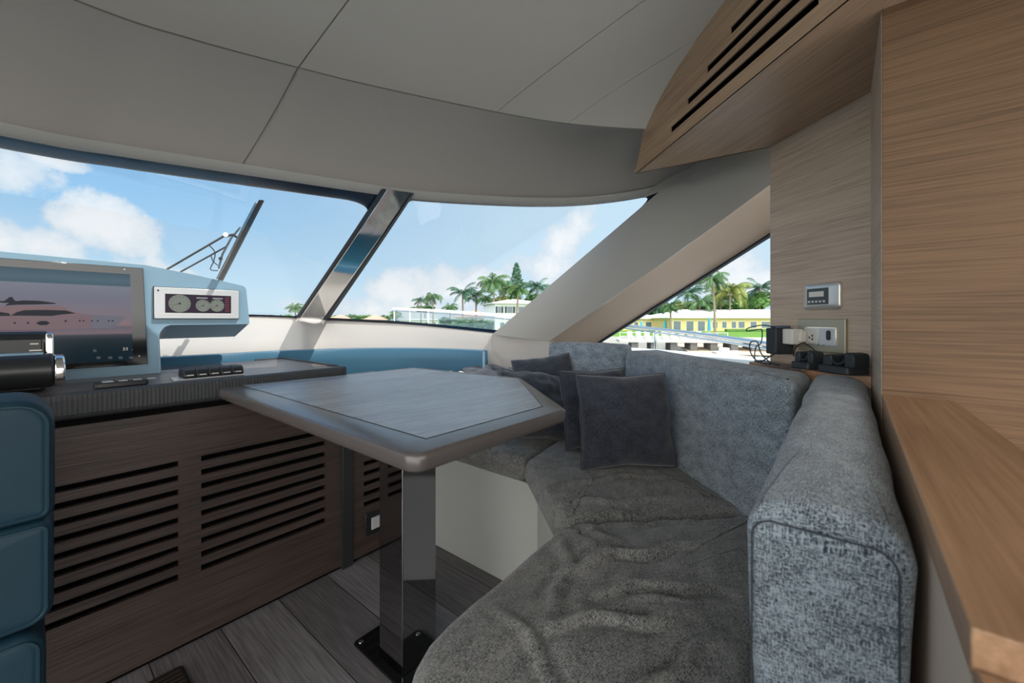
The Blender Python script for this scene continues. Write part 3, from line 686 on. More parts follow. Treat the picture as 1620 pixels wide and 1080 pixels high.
# ================================================================ HELM CABINET
cab = empty('helm_cabinet', (.3, 1.55, 0), 'dark wood helm cabinet with louvred front', 'cabinet')
YF = 1.553
zz0 = .2136; slot_z = [zz0 + .0427 * i for i in range(9)]
def louvre(name, xa, xb, x0, x1, z0, z1):
    mb = MB(); y0, y1 = YF, YF + .016
    mb.box((x0, y0, z0), (xa, y1, z1)); mb.box((xb, y0, z0), (x1, y1, z1)); prev = z0
    for z_ in slot_z: mb.box((xa, y0, prev), (xb, y1, z_ - .0)); prev = z_ + .0175 - .0
    mb.box((xa, y0, prev), (xb, y1, z1))
    return mb.build(name, M['wenge'], cab)
louvre('louvred_panel', -.081, .3134, -1.2, .3414, .012, .722)
louvre('louvred_panel', .369, .763, .3416, .826, .012, .722)
louvre('louvred_panel', .925, 1.13, .871, 1.160, .012, .722)
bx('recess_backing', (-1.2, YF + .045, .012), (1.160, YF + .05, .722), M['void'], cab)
bx('shade_strip', (-1.2, YF - .004, .724), (.83, YF + .2, .743), M['void'], cab)  # black strip standing in for the shade under the lip
bx('corner_post', (.826, YF - .012, .0), (.871, YF + .01, .735), M['post'], cab, bevel=.002)
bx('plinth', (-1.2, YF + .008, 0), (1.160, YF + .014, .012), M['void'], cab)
bx('side_top', (.871, YF, .722), (1.160, 1.85, .735), M['wenge_top'], cab)
bx('side_wall', (1.148, YF + .06, .02), (1.160, 1.85, .722), M['wenge'], cab)
# rolled stitched lip of the worktop
YL = 1.524
mb = MB(); prof = [(YL + .05, .742), (YL + .012, .742), (YL + .003, .748), (YL, .757), (YL, .795), (YL + .004, .807), (YL + .014, .8115), (YL + .03, .811), (YL + .05, .808)]
xs = [-1.2 + .0045 * i for i in range(int(2.02 / .0045) + 1)]
rows = []
for i, x in enumerate(xs): rows.append([V3(x, y - (.0005 if i % 2 else 0) - .0006 * noise.noise(V3(x * 60, z * 40, 0)), z) for y, z in prof])
mb.grid(rows).build('padded_lip', M['leather_dark'], cab, smooth=False)
bx('padded_lip_return', (.812, YL + .002, .745), (.835, 1.60, .8125), M['leather_dark'], cab, bevel=.004)
top = MB().plan([(-1.2, YL + .03), (.815, YL + .03), (.815, 2.10), (.3, 2.10), (-1.2, 2.10)], .790, .8105).build('worktop', M['wenge_top']); tag(top, 'brown wood worktop of the helm, carrying switches', 'worktop')
mb = MB(); mb.box((.812, YL + .06, .785), (.828, 2.10, .8165)); mb.box((.70, 2.088, .808), (.826, 2.10, .8165)); mb.build('edge_rail', M['leather_dark'], top, bevel=.002)
# light switch at the foot of the side section
sw = empty('light_switch', (.975, YF, .13), 'black framed light switch low on the cabinet side', 'switch')
bx('surround', (.930, YF - .007, .085), (1.02, YF - .0005, .182), M['black'], sw, bevel=.003)
bx('rocker', (.955, YF - .013, .108), (.997, YF - .007, .158), M['alu'], sw, bevel=.002)
# floor inset
fv = empty('floor_socket_cover', (.30, 1.42, 0), 'small dark slatted cover set in the floor beside the cabinet', 'floor cover')
MB().plan(round_poly([(.225, 1.30), (.306, 1.30), (.306, 1.474), (.225, 1.474)], .012), 0, .006).build('rim', M['black'], fv, bevel=.002)
for i in range(9): bx('slat', (.232, 1.312 + .0175 * i, .006), (.299, 1.320 + .0175 * i, .008), M['wenge'], fv)

# ================================================================ LEATHER BAND behind worktop and seat
bp = catmull([V3(-1.2, 2.03, 0), V3(-.3, 2.045, 0), V3(.3, 2.06, 0), V3(.6, 2.09, 0), V3(.85, 2.13, 0), V3(1.12, 2.08, 0), V3(1.38, 1.92, 0), V3(1.53, 1.70, 0), V3(1.60, 1.50, 0)], 8)
mb = MB(); rows = []; st = MB(); pth = []
for k, p in enumerate(bp):
    a = bp[max(k - 1, 0)]; b = bp[min(k + 1, len(bp) - 1)]; t_ = (b - a).normalized(); nn = Vector((t_.y, -t_.x, 0))       # towards the cabin
    zt_ = .858 - .030 * k / len(bp)
    zb = .811 if k < 34 else .52
    q_ = lambda d, z: V3(p.x + nn.x * d, p.y + nn.y * d, z)
    rows.append([q_(0, zb), q_(.004, zt_ - .06), q_(0, zt_ - .004), q_(-.004, zt_), q_(-.045, zt_ + .002), q_(-.055, zt_ - .006), q_(-.06, zb)])
    pth.append(q_(-.007, zt_ + .0012))
mb.grid(rows); n_ = len(rows[0]); mb.add(rows[-1], [tuple(range(n_))]); mb.add(rows[0], [tuple(range(n_))])
band = mb.build('leather_coaming', M['leather_band'], smooth=True); tag(band, 'low curved blue leather band running under the windscreen sill', 'coaming')
def stitches(mb, path, L=.004, gap=.003, r=.0007):
    pts = []; 
    for i in range(len(path) - 1):
        a, b = path[i], path[i + 1]; n = int((b - a).length / .002 + 1)
        pts += [a.lerp(b, j / n) for j in range(n)]
    acc = 0; start = pts[0]; on = True; last = pts[0]
    for p in pts[1:]:
        acc += (p - last).length; last = p
        if on and acc > L: mb.tube([start, p], r, 4); on = False; acc = 0
        elif not on and acc > gap: start = p; on = True; acc = 0
stitches(st, pth); st.build('stitching', M['thread'], band)
pe = bp[-1]
MB().tube([V3(pe.x, pe.y, .54) + V3(.0, -.002, 0), V3(pe.x, pe.y, .826) + V3(0, -.002, 0)], .006, 8).build('end_piping', M['leather_blue'], band, smooth=True)

# ================================================================ HELM CONSOLE
YC = 1.868
con = empty('helm_console', (.0, YC, .811), 'pale blue leather helm console with monitor hood and side pod', 'console')
def px2(px, py, B=YC): p = PB(px, py, B); return (p.x, p.z)
outl = [(-1.1, .811), px2(255, 590), px2(252, 528), px2(262, 514), px2(395, 512.5), px2(389, 453), px2(310, 435), px2(229, 419), (-.1, 1.196), (-1.1, 1.20)]
outl[1] = (outl[1][0], .811)
main = round_poly(outl, [.001, .001, .03, .03, .006, .02, .06, .05, .01, .001], 6)
# front shell with a back set further and tapering
x_split = px2(252, 528)[0]
mainp = [p for p in main]
mb = MB(); n = len(mainp)
def back(p):
    if p.x > x_split + .005 and p.y < 1.02: return V3(p.x, 2.03, p.y - .055)
    if p.x > x_split + .005: return V3(p.x, 2.03, p.y - .01)
    return V3(p.x, 2.02, max(.811, p.y - .01))
r0 = [V3(p.x, YC, p.y) for p in mainp]; e1 = .004
mb.grid([r0, [back(p) for p in mainp]], True); mb.add(r0, [tuple(range(n))[::-1]]); mb.add([back(p) for p in mainp], [tuple(range(n))])
mb.build('hood', M['leather_blue'], con, bevel=.0045, seg=3)
st = MB(); offp = [V3(p.x, YC - .0012, p.y) for p in mainp]; stp = []
i0 = min(range(n), key=lambda i: (mainp[i].x - outl[1][0]) ** 2 + (mainp[i].y - .82) ** 2)
stitches(st, [V3(p.x * 1, YC + .006, p.z + .0012) for p in offp if p.z > 1.10])
st.build('stitching', M['thread'], con); st = MB()
stitches(st, [V3(p.x - .004, YC - .001, p.z) for p in offp if p.x > .30 and p.z < 1.0 and p.x < .4], r=.0006)
st.build('stitching', M['thread'], con); st = MB()
stitches(st, [V3(x_split + .03 + .005 * i, YC - .001, px2(330, 510)[1]) for i in range(44)], r=.0006)
st.build('stitching', M['thread'], con)
# monitor
mon = empty('chart_monitor', (.0, YC, .84), 'large black helm monitor showing a pink and grey motor yacht', 'monitor')
ym = YC - .003
a = px2(226, 424.5); b_ = px2(233.5, 575)
MB().prism([V3(-.9, YC - .001, .845), V3(b_[0], YC - .001, .845), V3(a[0], YC - .001, a[1]), V3(-.9, YC - .001, a[1])], (0, -.006, 0)).build('bezel', M['gloss'], mon, bevel=.0015)
M['screen_glass'] = plain('screen bezel glass', (.006, .007, .008), .10, spec=.25)
m, g, b, o = new_mat('screen picture and reflection')
t = g.n('ShaderNodeTexCoord'); sp = g.n('ShaderNodeSeparateXYZ'); g.l(t.outputs['Object'], sp.inputs[0])
rp_ = g.n('ShaderNodeValToRGB'); mr = g.n('ShaderNodeMapRange'); g.l(sp.outputs[2], mr.inputs[0]); mr.inputs[1].default_value = .0; mr.inputs[2].default_value = .32; g.l(mr.outputs[0], rp_.inputs[0])
E = rp_.color_ramp.elements; E[0].position = 0; E[0].color = (.004, .012, .018, 1); E[1].position = 1; E[1].color = (.02, .055, .08, 1); rp_.color_ramp.interpolation = 'LINEAR'
for p_, c_ in ((.30, (.006, .016, .024)), (.34, (.03, .035, .05)), (.36, (.16, .11, .13)), (.42, (.10, .09, .12)), (.445, (.19, .13, .14)), (.50, (.17, .13, .155)), (.70, (.13, .13, .18)), (.84, (.15, .16, .21)), (.845, (.035, .08, .11)), (.9, (.05, .10, .14))):  # uppermost teal band is sky reflected in the glass, painted in
    k = E.new(p_); k.color = (*c_, 1)
b.inputs['Base Color'].default_value = (.004, .005, .006, 1); b.inputs['Roughness'].default_value = .12; b.inputs['Specular IOR Level'].default_value = .12
g.l(rp_.outputs[0], b.inputs['Emission Color']); b.inputs['Emission Strength'].default_value = 1.0
M['screen'] = m
sc = MB().prism([V3(-.88, ym - .0045, .862), V3(px2(210, 566)[0], ym - .0045, .862), V3(px2(205, 436)[0], ym - .0045, 1.152), V3(-.88, ym - .0045, 1.152)], (0, -.0006, 0)).build('screen', M['screen'], mon)
def em(name, c, k=1.0):
    m_ = plain(name, tuple(x * .15 for x in c), .3, spec=.12); b_ = m_.node_tree.nodes['Principled BSDF']; b_.inputs['Emission Color'].default_value = (*c, 1); b_.inputs['Emission Strength'].default_value = k; return m_
M['y_hull'] = em('yacht hull picture', (.150, .105, .118)); M['y_grey'] = em('yacht bow picture', (.12, .12, .15)); M['y_dark'] = em('yacht dark picture', (.012, .014, .022)); M['y_lite'] = em('yacht upper picture', (.165, .11, .118)); M['icon'] = em('screen icon', (.45, .42, .36)); M['icon_dim'] = em('screen dim icon', (.05, .06, .07))
def on_screen(pts, m_, off, name='yacht_picture', close=None):
    P = [PB(x / 4.154, 380 + y / 4.154, YC) for x, y in pts]; yy_ = ym - .0052 - off * .00012
    return MB().prism([V3(p.x, yy_, p.z) for p in P], (0, -.0001, 0)).build(name, m_, sc)
yl = -560
on_screen([(yl, 505), (0, 503), (300, 497), (500, 485), (825, 500), (800, 525), (750, 572), (560, 578), (300, 586), (0, 590), (yl, 590)], M['y_hull'], 1, 'yacht_hull')
on_screen([(600, 489), (825, 500), (800, 525), (750, 572), (590, 577)], M['y_grey'], 2, 'yacht_bow')
on_screen([(yl, 450), (0, 440), (60, 430), (390, 430), (490, 470), (560, 488), (500, 492), (0, 505), (yl, 505)], M['y_lite'], 2, 'yacht_superstructure')
on_screen([(70, 495), (110, 472), (160, 459), (300, 457), (430, 461), (498, 480), (400, 488), (340, 497)], M['y_dark'], 3, 'yacht_window')
on_screen([(yl, 470), (-40, 464), (60, 480), (70, 497), (yl, 503)], M['y_dark'], 3, 'yacht_window')
on_screen([(30, 430), (70, 405), (150, 395), (260, 398), (362, 412), (368, 418), (250, 422), (110, 424)], M['y_dark'], 3, 'yacht_hardtop')
on_screen([(-60, 402), (30, 398), (60, 375), (80, 372), (95, 395), (120, 402), (100, 410), (30, 412)], M['y_dark'], 4, 'yacht_mast')
on_screen([(235, 545), (262, 530), (305, 530), (328, 544), (305, 557), (262, 557)], M['y_dark'], 4, 'yacht_portlight')
for x, y in ((97, 542), (183, 542), (430, 530)): on_screen([(x + 8 * math.cos(k), y + 7 * math.sin(k)) for k in [i * math.pi / 4 for i in range(8)]], M['y_dark'], 4, 'yacht_porthole')
for x in (522, 547, 603, 640, 712, 737): on_screen([(x + 7 * math.cos(k), 529 + 5 * math.sin(k)) for k in [i * math.pi / 4 for i in range(8)]], M['y_dark'], 4, 'yacht_porthole')
on_screen([(610, 716), (632, 716), (632, 732), (610, 732)], M['icon_dim'], 2, 'screen_icon')
for x in (645, 722, 790, 860): on_screen([(x - 13, 762), (x + 13, 762), (x + 13, 778), (x - 13, 778)], M['icon_dim'], 2, 'screen_icon')
for x in (862,): on_screen([(x, 714), (x + 10, 714), (x + 10, 720), (x, 720)], M['icon_dim'], 2, 'screen_icon')
def text(name, s, loc, size, mat, parent, rot=(R(90), 0, 0), ext=.0002, align='LEFT'):
    cu = bpy.data.curves.new(name, 'FONT'); cu.body = s; cu.size = size; cu.extrude = ext; cu.align_x = align; cu.align_y = 'CENTER'; cu.resolution_u = 3
    t_ = bpy.data.objects.new(name, cu); S.collection.objects.link(t_); t_.location = loc; t_.rotation_euler = rot
    dg = bpy.context.evaluated_depsgraph_get(); me = bpy.data.meshes.new_from_object(t_.evaluated_get(dg)); bpy.data.objects.remove(t_)
    o_ = bpy.data.objects.new(name, me); S.collection.objects.link(o_); me.materials.append(mat)
    o_.location = Vector(loc) - ORG[parent.name]; o_.rotation_euler = rot; o_.parent = parent; ORG[o_.name] = Vector(loc); return o_
p = PB(193, 552, YC); text('temperature_digits', '33', (p.x, ym - .0056, p.z), .014, M['icon'], sc)
for x, y in ((296, 195), (815, 192), (912, 760)):
    p = PB(x / 4.154, 380 + y / 4.154, YC); MB().cyl((p.x, YC - .0071, p.z), (p.x, YC - .0078, p.z), .0022, 10).build('indicator_light', M['alu'], mon)
# engine gauge panel in the pod
gp = empty('engine_gauge_panel', (.45, YC, 1.0), 'silver framed engine display with round dials in the console pod', 'gauge panel')
q4 = [PB(243, 455, YC), PB(372.5, 458.5, YC), PB(376.5, 504, YC), PB(247, 503.5, YC)]
z1_, z0_ = q4[0].z, q4[2].z; x0_, x1_ = q4[0].x, q4[2].x
z1_ = (q4[0].z + q4[1].z) / 2; z0_ = (q4[2].z + q4[3].z) / 2
MB().plan([(x0_ - .002, YC), (x1_ + .002, YC), (x1_ + .002, YC - .005), (x0_ - .002, YC - .005)], z0_ - .002, z1_ + .002).build('gasket', M['black'], gp)
MB().plan([(x0_, YC - .005), (x1_, YC - .005), (x1_, YC - .011), (x0_, YC - .011)], z0_, z1_).build('frame', M['alu'], gp, bevel=.0015)
sx0 = PB(260, 480, YC).x; sx1 = PB(364, 480, YC).x; sz1 = PB(262, 464.5, YC).z; sz0 = PB(262, 494.5, YC).z
M['lcd'] = em('lcd dark', (.030, .022, .035)); M['dial'] = em('dial face', (.17, .19, .165)); M['ink'] = plain('dial ink', (.02, .02, .03), .5); M['red_led'] = em('red scale', (.14, .045, .06)); M['grey_txt'] = em('grey label', (.25, .25, .28))
scr = MB().plan([(sx0, YC - .011), (sx1, YC - .011), (sx1, YC - .0116), (sx0, YC - .0116)], sz0, sz1).build('display', M['lcd'], gp)
MB().prism([V3(x, YC - .0112, z) for x, z in ((sx0 - .012, sz0 - .006), (sx1 + .012, sz0 - .006), (sx1 + .012, sz0 - .004), (sx0 - .012, sz0 - .004))], (0, -.0006, 0)).build('trim_line', M['white'], gp)
def dial(x, z, r, big=False):
    d = MB().cyl((x, YC - .0116, z), (x, YC - .0121, z), r, 32).build('dial', M['dial'], gp)
    mb = MB(); nt = 11 if big else 9
    for i in range(nt):
        a_ = R(215) - R(250) * i / (nt - 1); c_, s_ = math.cos(a_), math.sin(a_); mb.prism([V3(x + c_ * r * q_ + s_ * w_, YC - .0122, z + s_ * r * q_ - c_ * w_) for q_, w_ in ((.72, -.0007), (.88, -.0007), (.88, .0007), (.72, .0007))], (0, -.0002, 0))
    mb.build('tick_marks', M['ink'], gp)
    a_ = R(200); c_, s_ = math.cos(a_), math.sin(a_); mb = MB(); mb.cyl((x, YC - .0122, z), (x, YC - .0130, z), r * .12, 12); mb.prism([V3(x + c_ * r * q_ + s_ * w_, YC - .0124, z + s_ * r * q_ - c_ * w_) for q_, w_ in ((0, -.0008), (.75, -.0002), (.75, .0002), (0, .0008))], (0, -.0003, 0)); mb.build('needle', M['ink'], gp)
cz = (sz0 + sz1) / 2; W_ = sx1 - sx0
dial(sx0 + W_ * .205, cz, (sz1 - sz0) * .47, True); dial(sx0 + W_ * .55, cz - .006, (sz1 - sz0) * .33); dial(sx0 + W_ * .77, cz - .005, (sz1 - sz0) * .34)
for k in range(7): bx('scale_mark', (sx0 + W_ * .90, YC - .0122, sz0 + .006 + k * .0085), (sx0 + W_ * .97, YC - .0118, sz0 + .0105 + k * .0085), M['red_led'], gp)
bx('label_strip', (sx0 + W_ * .45, YC - .0122, sz1 - .014), (sx0 + W_ * .62, YC - .0118, sz1 - .009), M['grey_txt'], gp); bx('label_strip', (sx0 + W_ * .70, YC - .0122, sz1 - .014), (sx0 + W_ * .86, YC - .0118, sz1 - .009), M['grey_txt'], gp)
MB().cyl((x0_ + .010, YC - .011, z1_ - .012), (x0_ + .010, YC - .0125, z1_ - .012), .003, 12).build('button', M['black'], gp)

# ================================================================ THINGS ON THE WORKTOP
# throttle control
th = empty('throttle_control', (-.1, 1.60, .811), 'black throttle control with chrome end plates beside the helm seat', 'throttle')
xr = .068
bx('housing', (-.35, 1.625, .811), (xr - .016, 1.80, .955), M['black'], th, bevel=.008, seg=3)
mb = MB(); mb.cyl((-.35, 1.652, .942), (xr - .014, 1.652, .942), .026, 28); mb.build('grip_roll', M['black'], th, smooth=True)
bx('seam_ring', (-.098, 1.622, .925), (-.090, 1.685, .970), M['chrome'], th, bevel=.004)
mb = MB(); pr = round_poly([(1.618, .825), (1.618, .965), (1.80, .965), (1.80, .825)], .018, 6); mb.prism([V3(xr - .016, p.x, p.y) for p in pr], (.014, 0, 0)); mb.build('end_plate', M['chrome'], th, bevel=.003)
mb = MB(); mb.cyl((-.35, 1.600, .868), (xr - .004, 1.600, .868), .044, 36); mb.build('lever_drum', M['black'], th, bevel=.004)
mb = MB(); mb.cyl((xr - .004, 1.600, .866), (xr + .016, 1.600, .866), .042, 36); mb.build('lever_cap', M['chrome'], th, bevel=.004)
MB().cyl((xr + .016, 1.585, .872), (xr + .0175, 1.585, .872), .006, 12).build('indicator_light', plain('amber lamp', (.6, .25, .08), .3), th)
bx('top_plate', (-.35, 1.585, .909), (xr - .02, 1.622, .915), M['leather_blue'], th, bevel=.002)
bx('rating_sticker', (-.115, 1.5545, .812), (-.060, 1.5555, .826), M['champagne'], th)
for z_, w_ in ((.935, .012), (.918, .018)): bx('label_print', (xr - .040 - w_ * .2, 1.6238, z_), (xr - .040 + w_, 1.6248, z_ + .003), M['icon'], th)
# small control box
cb = empty('remote_handset', (.2, 1.60, .811), 'flat black handset lying on the worktop left of the rocker switches', 'handset')
c0, c1_ = Z(152, 611, .811), Z(236, 608, .811)
MB().plan(round_poly([(c0.x - .01, 1.562), (c1_.x, 1.562), (c1_.x + .002, 1.622), (c0.x - .006, 1.622)], .006), .811, .826).build('body', M['black'], cb, bevel=.003)
MB().plan([(c0.x + .008, 1.572), (c0.x + .030, 1.572), (c0.x + .030, 1.612), (c0.x + .008, 1.612)], .826, .8268).build('label_plate', M['alu'], cb)
MB().plan([(c0.x + .036, 1.590), (c1_.x - .01, 1.590), (c1_.x - .01, 1.612), (c0.x + .036, 1.612)], .826, .8268).build('display', M['gloss'], cb)
for i in range(3): MB().plan([(c0.x + .040 + i * .03, 1.571), (c0.x + .058 + i * .03, 1.571), (c0.x + .058 + i * .03, 1.583), (c0.x + .040 + i * .03, 1.583)], .826, .8275).build('button', M['alu'], cb, bevel=.0004)
# rocker switches on a plate
pa, pb_ = Z(268, 600, .811), Z(391, 593, .811)
sp_ = MB().plan([(pa.x, 1.585), (pb_.x, 1.585), (pb_.x - .004, 1.665), (pa.x + .006, 1.665)], .811, .8135).build('switch_plate', M['alu'], bevel=.0006); tag(sp_, 'thin silver plate under the five rocker switches', 'plate')
which = ['leftmost of the five black rocker switches, nearest the handset', 'second from the left of the five black rocker switches', 'middle one of the five black rocker switches', 'fourth from the left of the five black rocker switches', 'rightmost of the five black rocker switches, nearest the table']
prof = [(1.592, .8135), (1.590, .823), (1.596, .836), (1.608, .843), (1.622, .842), (1.634, .833), (1.648, .842), (1.657, .839), (1.660, .828), (1.660, .8135)]
for i in range(5):
    x = pa.x + .026 + (pb_.x - pa.x - .04) * i / 4.6
    r_ = empty('rocker_switch', (x, 1.62, .8135), which[i], 'switch', 'rocker switches on the helm worktop')
    MB().prism([V3(x, y, z) for y, z in prof], (.032, 0, 0)).build('rocker', M['black'], r_, bevel=.0025, seg=2)
    bx('mark', (x + .007, 1.5895, .822), (x + .025, 1.5905, .825), M['alu'], r_)
# ================================================================ HELM SEAT (lower left)
hs = empty('helm_chair', (-.25, 1.2, 0), 'petrol blue leather helm chair cut by the left frame edge', 'chair')
YB = 1.0; xrt = .043
def slab(name, x0, x1, y0, y1, z0, z1, r, mat='leather'):
    pl = round_poly([(x0, z0), (x1, z0), (x1, z1), (x0, z1)], r, 8); pl = resample(pl, .03); c = Vector(((x0 + x1) / 2, (z0 + z1) / 2)); n = len(pl)
    nor = [];
    for i in range(n): t_ = (pl[(i + 1) % n] - pl[i - 1]).normalized(); nor.append(Vector((t_.y, -t_.x)))
    rows = []
    for ins, y in [(.016, y0 - .001), (.010, y0), (.004, y0 + .004), (.001, y0 + .010), (0, y0 + .02), (-.002, (y0 + y1) / 2), (0, y1 - .02), (.006, y1 - .006), (.02, y1)]:
        rows.append([V3((p - a * ins).x, y, (p - a * ins).y) for p, a in zip(pl, nor)])
    mb = MB(); mb.grid(rows, True)
    for end, yy_ in ((rows[0], y0 - .004), (rows[-1], y1 + .004)):
        prev = end
        for k in (.75, .5, .25): 
            cur = [V3(c.x + (p.x - c.x) * k, yy_, c.y + (p.z - c.y) * k) for p in end]; mb.grid([prev, cur], True); prev = cur
        mb.add(prev, [tuple(range(n))])
    o_ = mb.build(name, M[mat], hs, smooth=True)
    return o_, [V3((p - a * .009).x, y0 + .0005, (p - a * .009).y) for p, a in zip(pl, nor)]
o_, ring = slab('backrest', -.55, xrt, YB, YB + .15, .675, .872, [.03, .018, .045, .03])
st = MB(); st.tube([p for p in ring], .0028, 6, True); st.build('piping', M['leather'], hs, smooth=True)
o_, ring = slab('lower_backrest', -.55, xrt - .001, YB + .002, YB + .15, .505, .674, [.03, .03, .018, .03])
st = MB(); st.tube([p for p in ring], .0028, 6, True); st.build('piping', M['leather'], hs, smooth=True)
o_, ring = slab('seat_shell', -.56, xrt - .010, YB - .01, YB + .42, .28, .503, [.05, .05, .030, .03])
st = MB(); st.tube([p for p in ring], .0028, 6, True); st.build('piping', M['leather'], hs, smooth=True)
MB().cyl((-.25, 1.2, 0), (-.25, 1.2, .30), .06, 28).build('pedestal', M['chrome'], hs, smooth=True)
# ================================================================ WALL FITTINGS
def wall_local(u, v, w=0):     # u along the panel (to the right), v up, w out of the wall
    return ND * (1.02 - w) - CD * (u) + UP * v
def on_wall(px, py): p = PN(px, py, 1.02); return -CD.dot(p), p.z
def wprism(pts, w0, w1): mb = MB(); mb.prism([wall_local(u, v, w0) for u, v in pts], -ND * (w1 - w0)); return mb
u0, vt = on_wall(1274, 450); u1, vb = on_wall(1334, 488.5)
ts = empty('wall_control', wall_local((u0 + u1) / 2, vb), 'silver wall control with small display and row of buttons', 'control')
W1 = u1 - u0; H1 = vt - vb
# convex plate
pl = resample(round_poly([(u0, vb), (u1, vb), (u1, vt), (u0, vt)], .012), .012); c_ = Vector(((u0 + u1) / 2, (vb + vt) / 2)); mb = MB(); rows = []
for k, w_ in ((1, 0), (1, .004), (.97, .008), (.93, .0095), (.60, .0105)): rows.append([wall_local(c_.x + (p.x - c_.x) * (k if k > .9 else k), c_.y + (p.y - c_.y) * k, w_) for p in pl])
mb.grid(rows, True); mb.add(rows[-1], [tuple(range(len(pl)))]); mb.build('cover_plate', M['nickel'], ts, smooth=True)
def rect(a, b, c2, d): return [(u0 + W1 * a, vb + H1 * b), (u0 + W1 * c2, vb + H1 * b), (u0 + W1 * c2, vb + H1 * d), (u0 + W1 * a, vb + H1 * d)]
wprism(rect(.15, .19, .72, .80), .008, .0118).build('module', plain('dark grey module', (.05, .06, .07), .4), ts, bevel=.0006)
wprism(rect(.21, .48, .61, .68), .0118, .0123).build('display', M['white'], ts)
for i in range(5): wprism(rect(.185 + .1 * i, .26, .245 + .1 * i, .34), .0118, .0128).build('button', M['alu'], ts, bevel=.0004)
# socket plate
u0, vt = on_wall(1267, 505); u1, vb = on_wall(1342, 560)
vt = on_wall(1305, 504.5)[1]; vb = vt - .092
so = empty('socket_plate', wall_local((u0 + u1) / 2, vb), 'champagne coloured wall plate with power socket', 'socket')
wprism(round_poly([(u0, vb), (u1, vb), (u1, vt), (u0, vt)], .002), 0, .009).build('cover_plate', M['champagne'], so, bevel=.0015)
ua, va = on_wall(1277, 517); ub, vb2 = on_wall(1328, 547)
wprism([(ua - .001, vb2 - .001), (ub + .001, vb2 - .001), (ub + .001, va + .001), (ua - .001, va + .001)], .009, .0115).build('inner_frame', M['chrome'], so, bevel=.0008)
um = (ua + ub) / 2
wprism([(ua + .002, vb2 + .002), (um - .0006, vb2 + .002), (um - .0006, va - .002), (ua + .002, va - .002)], .0115, .0135).build('socket', M['nickel'], so, bevel=.0006)
wprism([(um + .0006, vb2 + .002), (ub - .002, vb2 + .002), (ub - .002, va - .002), (um + .0006, va - .002)], .0115, .0135).build('socket', M['alu'], so, bevel=.0006)
q_ = (um + ub) / 2 + .006
wprism(round_poly([(q_ - .007, vb2 + .014), (q_ + .007, vb2 + .014), (q_ + .007, va - .008), (q_ - .007, va - .008)], .006), .0135, .0142).build('socket_hole', M['black'], so)
for a_, b_ in ((-.006, .016), (.004, .012), (.004, .022)):
    wprism([((ua + um) / 2 + a_, vb2 + b_), ((ua + um) / 2 + a_ + .004, vb2 + b_), ((ua + um) / 2 + a_ + .004, vb2 + b_ + .006), ((ua + um) / 2 + a_, vb2 + b_ + .006)], .0135, .0140).build('socket_hole', M['black'], so)
# power adapter plugged in, charger brick on top of it
ad = empty('plug_adapter', wall_local(ua - .02, vb2), 'beige plug adapter pushed into the wall socket', 'adapter')
ua2, v_t = on_wall(1247, 519); 
wprism([(ua - .034, vb2 - .002), (ua + .004, vb2 - .002), (ua + .004, va - .006), (ua - .034, va - .006)], .014, .052).build('body', M['white'], ad, bevel=.003)
wprism([(ua + .004, vb2 + .006), (ua + .014, vb2 + .006), (ua + .014, va - .012), (ua + .004, va - .012)], .014, .034).build('plug_end', M['white'], ad, bevel=.002)
br = empty('charger_brick', wall_local(ua - .055, vb2 - .02), 'black power supply brick hanging from the beige adapter', 'power supply')
wprism([(ua - .076, vb2 - .034), (ua - .0345, vb2 - .034), (ua - .0345, va - .004), (ua - .076, va - .004)], .012, .072).build('body', M['black_matt'], br, bevel=.004, seg=3)
wprism([(ua - .070, va - .004), (ua - .040, va - .004), (ua - .040, va + .003), (ua - .070, va + .003)], .018, .060).build('plug_face', plain('slate plastic', (.08, .10, .16), .4), br, bevel=.001)
wprism([(ua - .066, vb2 - .024), (ua - .050, vb2 - .024), (ua - .050, vb2 - .006), (ua - .066, vb2 - .006)], .072, .0726).build('rating_mark', M['leather_dark'], br)
# cables
ZC = .8625
def wl(u, z, w): return wall_local(u, z, w)
cab1 = [wl(ua - .055, vb2 - .03, .05), wl(ua - .062, ZC + .02, .075), wl(ua - .09, ZC + .004, .08), wl(ua - .125, ZC + .004, .07), wl(ua - .125, ZC + .004, .04), wl(ua - .08, ZC + .004, .05), wl(ua - .05, ZC + .004, .075), wl(ua - .085, ZC + .006, .09), wl(ua - .13, ZC + .03, .08), wl(ua - .145, ZC + .06, .07), wl(ua - .12, ZC + .065, .065), wl(ua - .09, ZC + .03, .075), wl(ua - .04, ZC + .008, .085), wl(ua + .0, ZC + .004, .09)]
o = MB().tube(catmull(cab1, 8), .0019, 7).build('power_cable', M['black'], smooth=True); tag(o, 'looped black cable lying beside the power supply brick', 'cable')
cab2 = [wl(ua - .050, va - .002, .06), wl(ua - .085, va + .004, .075), wl(ua - .135, va - .006, .085), wl(ua - .140, va - .016, .085), wl(ua - .10, va - .010, .080), wl(ua - .075, va - .012, .085), wl(ua - .072, vb2 + .0, .090), wl(ua - .10, vb2 - .016, .085), wl(ua - .105, ZC + .014, .085), wl(ua - .075, ZC + .004, .090), wl(ua - .03, ZC + .004, .095)]
o = MB().tube(catmull(cab2, 8), .0017, 7).build('power_cable', M['black'], smooth=True); tag(o, 'thin black cable arching high beside the side window', 'cable')
cab3 = [wl(ua + .0, ZC + .030, .045), wl(ua + .008, ZC + .055, .045), wl(ua + .028, ZC + .070, .04), wl(ua + .05, ZC + .058, .035), wl(ua + .078, ZC + .034, .03), wl(ua + .085, ZC + .008, .028)]
o = MB().tube(catmull(cab3, 8), .0016, 7).build('power_cable', M['black'], smooth=True); tag(o, 'black cable looping over the two charging cradles', 'cable')
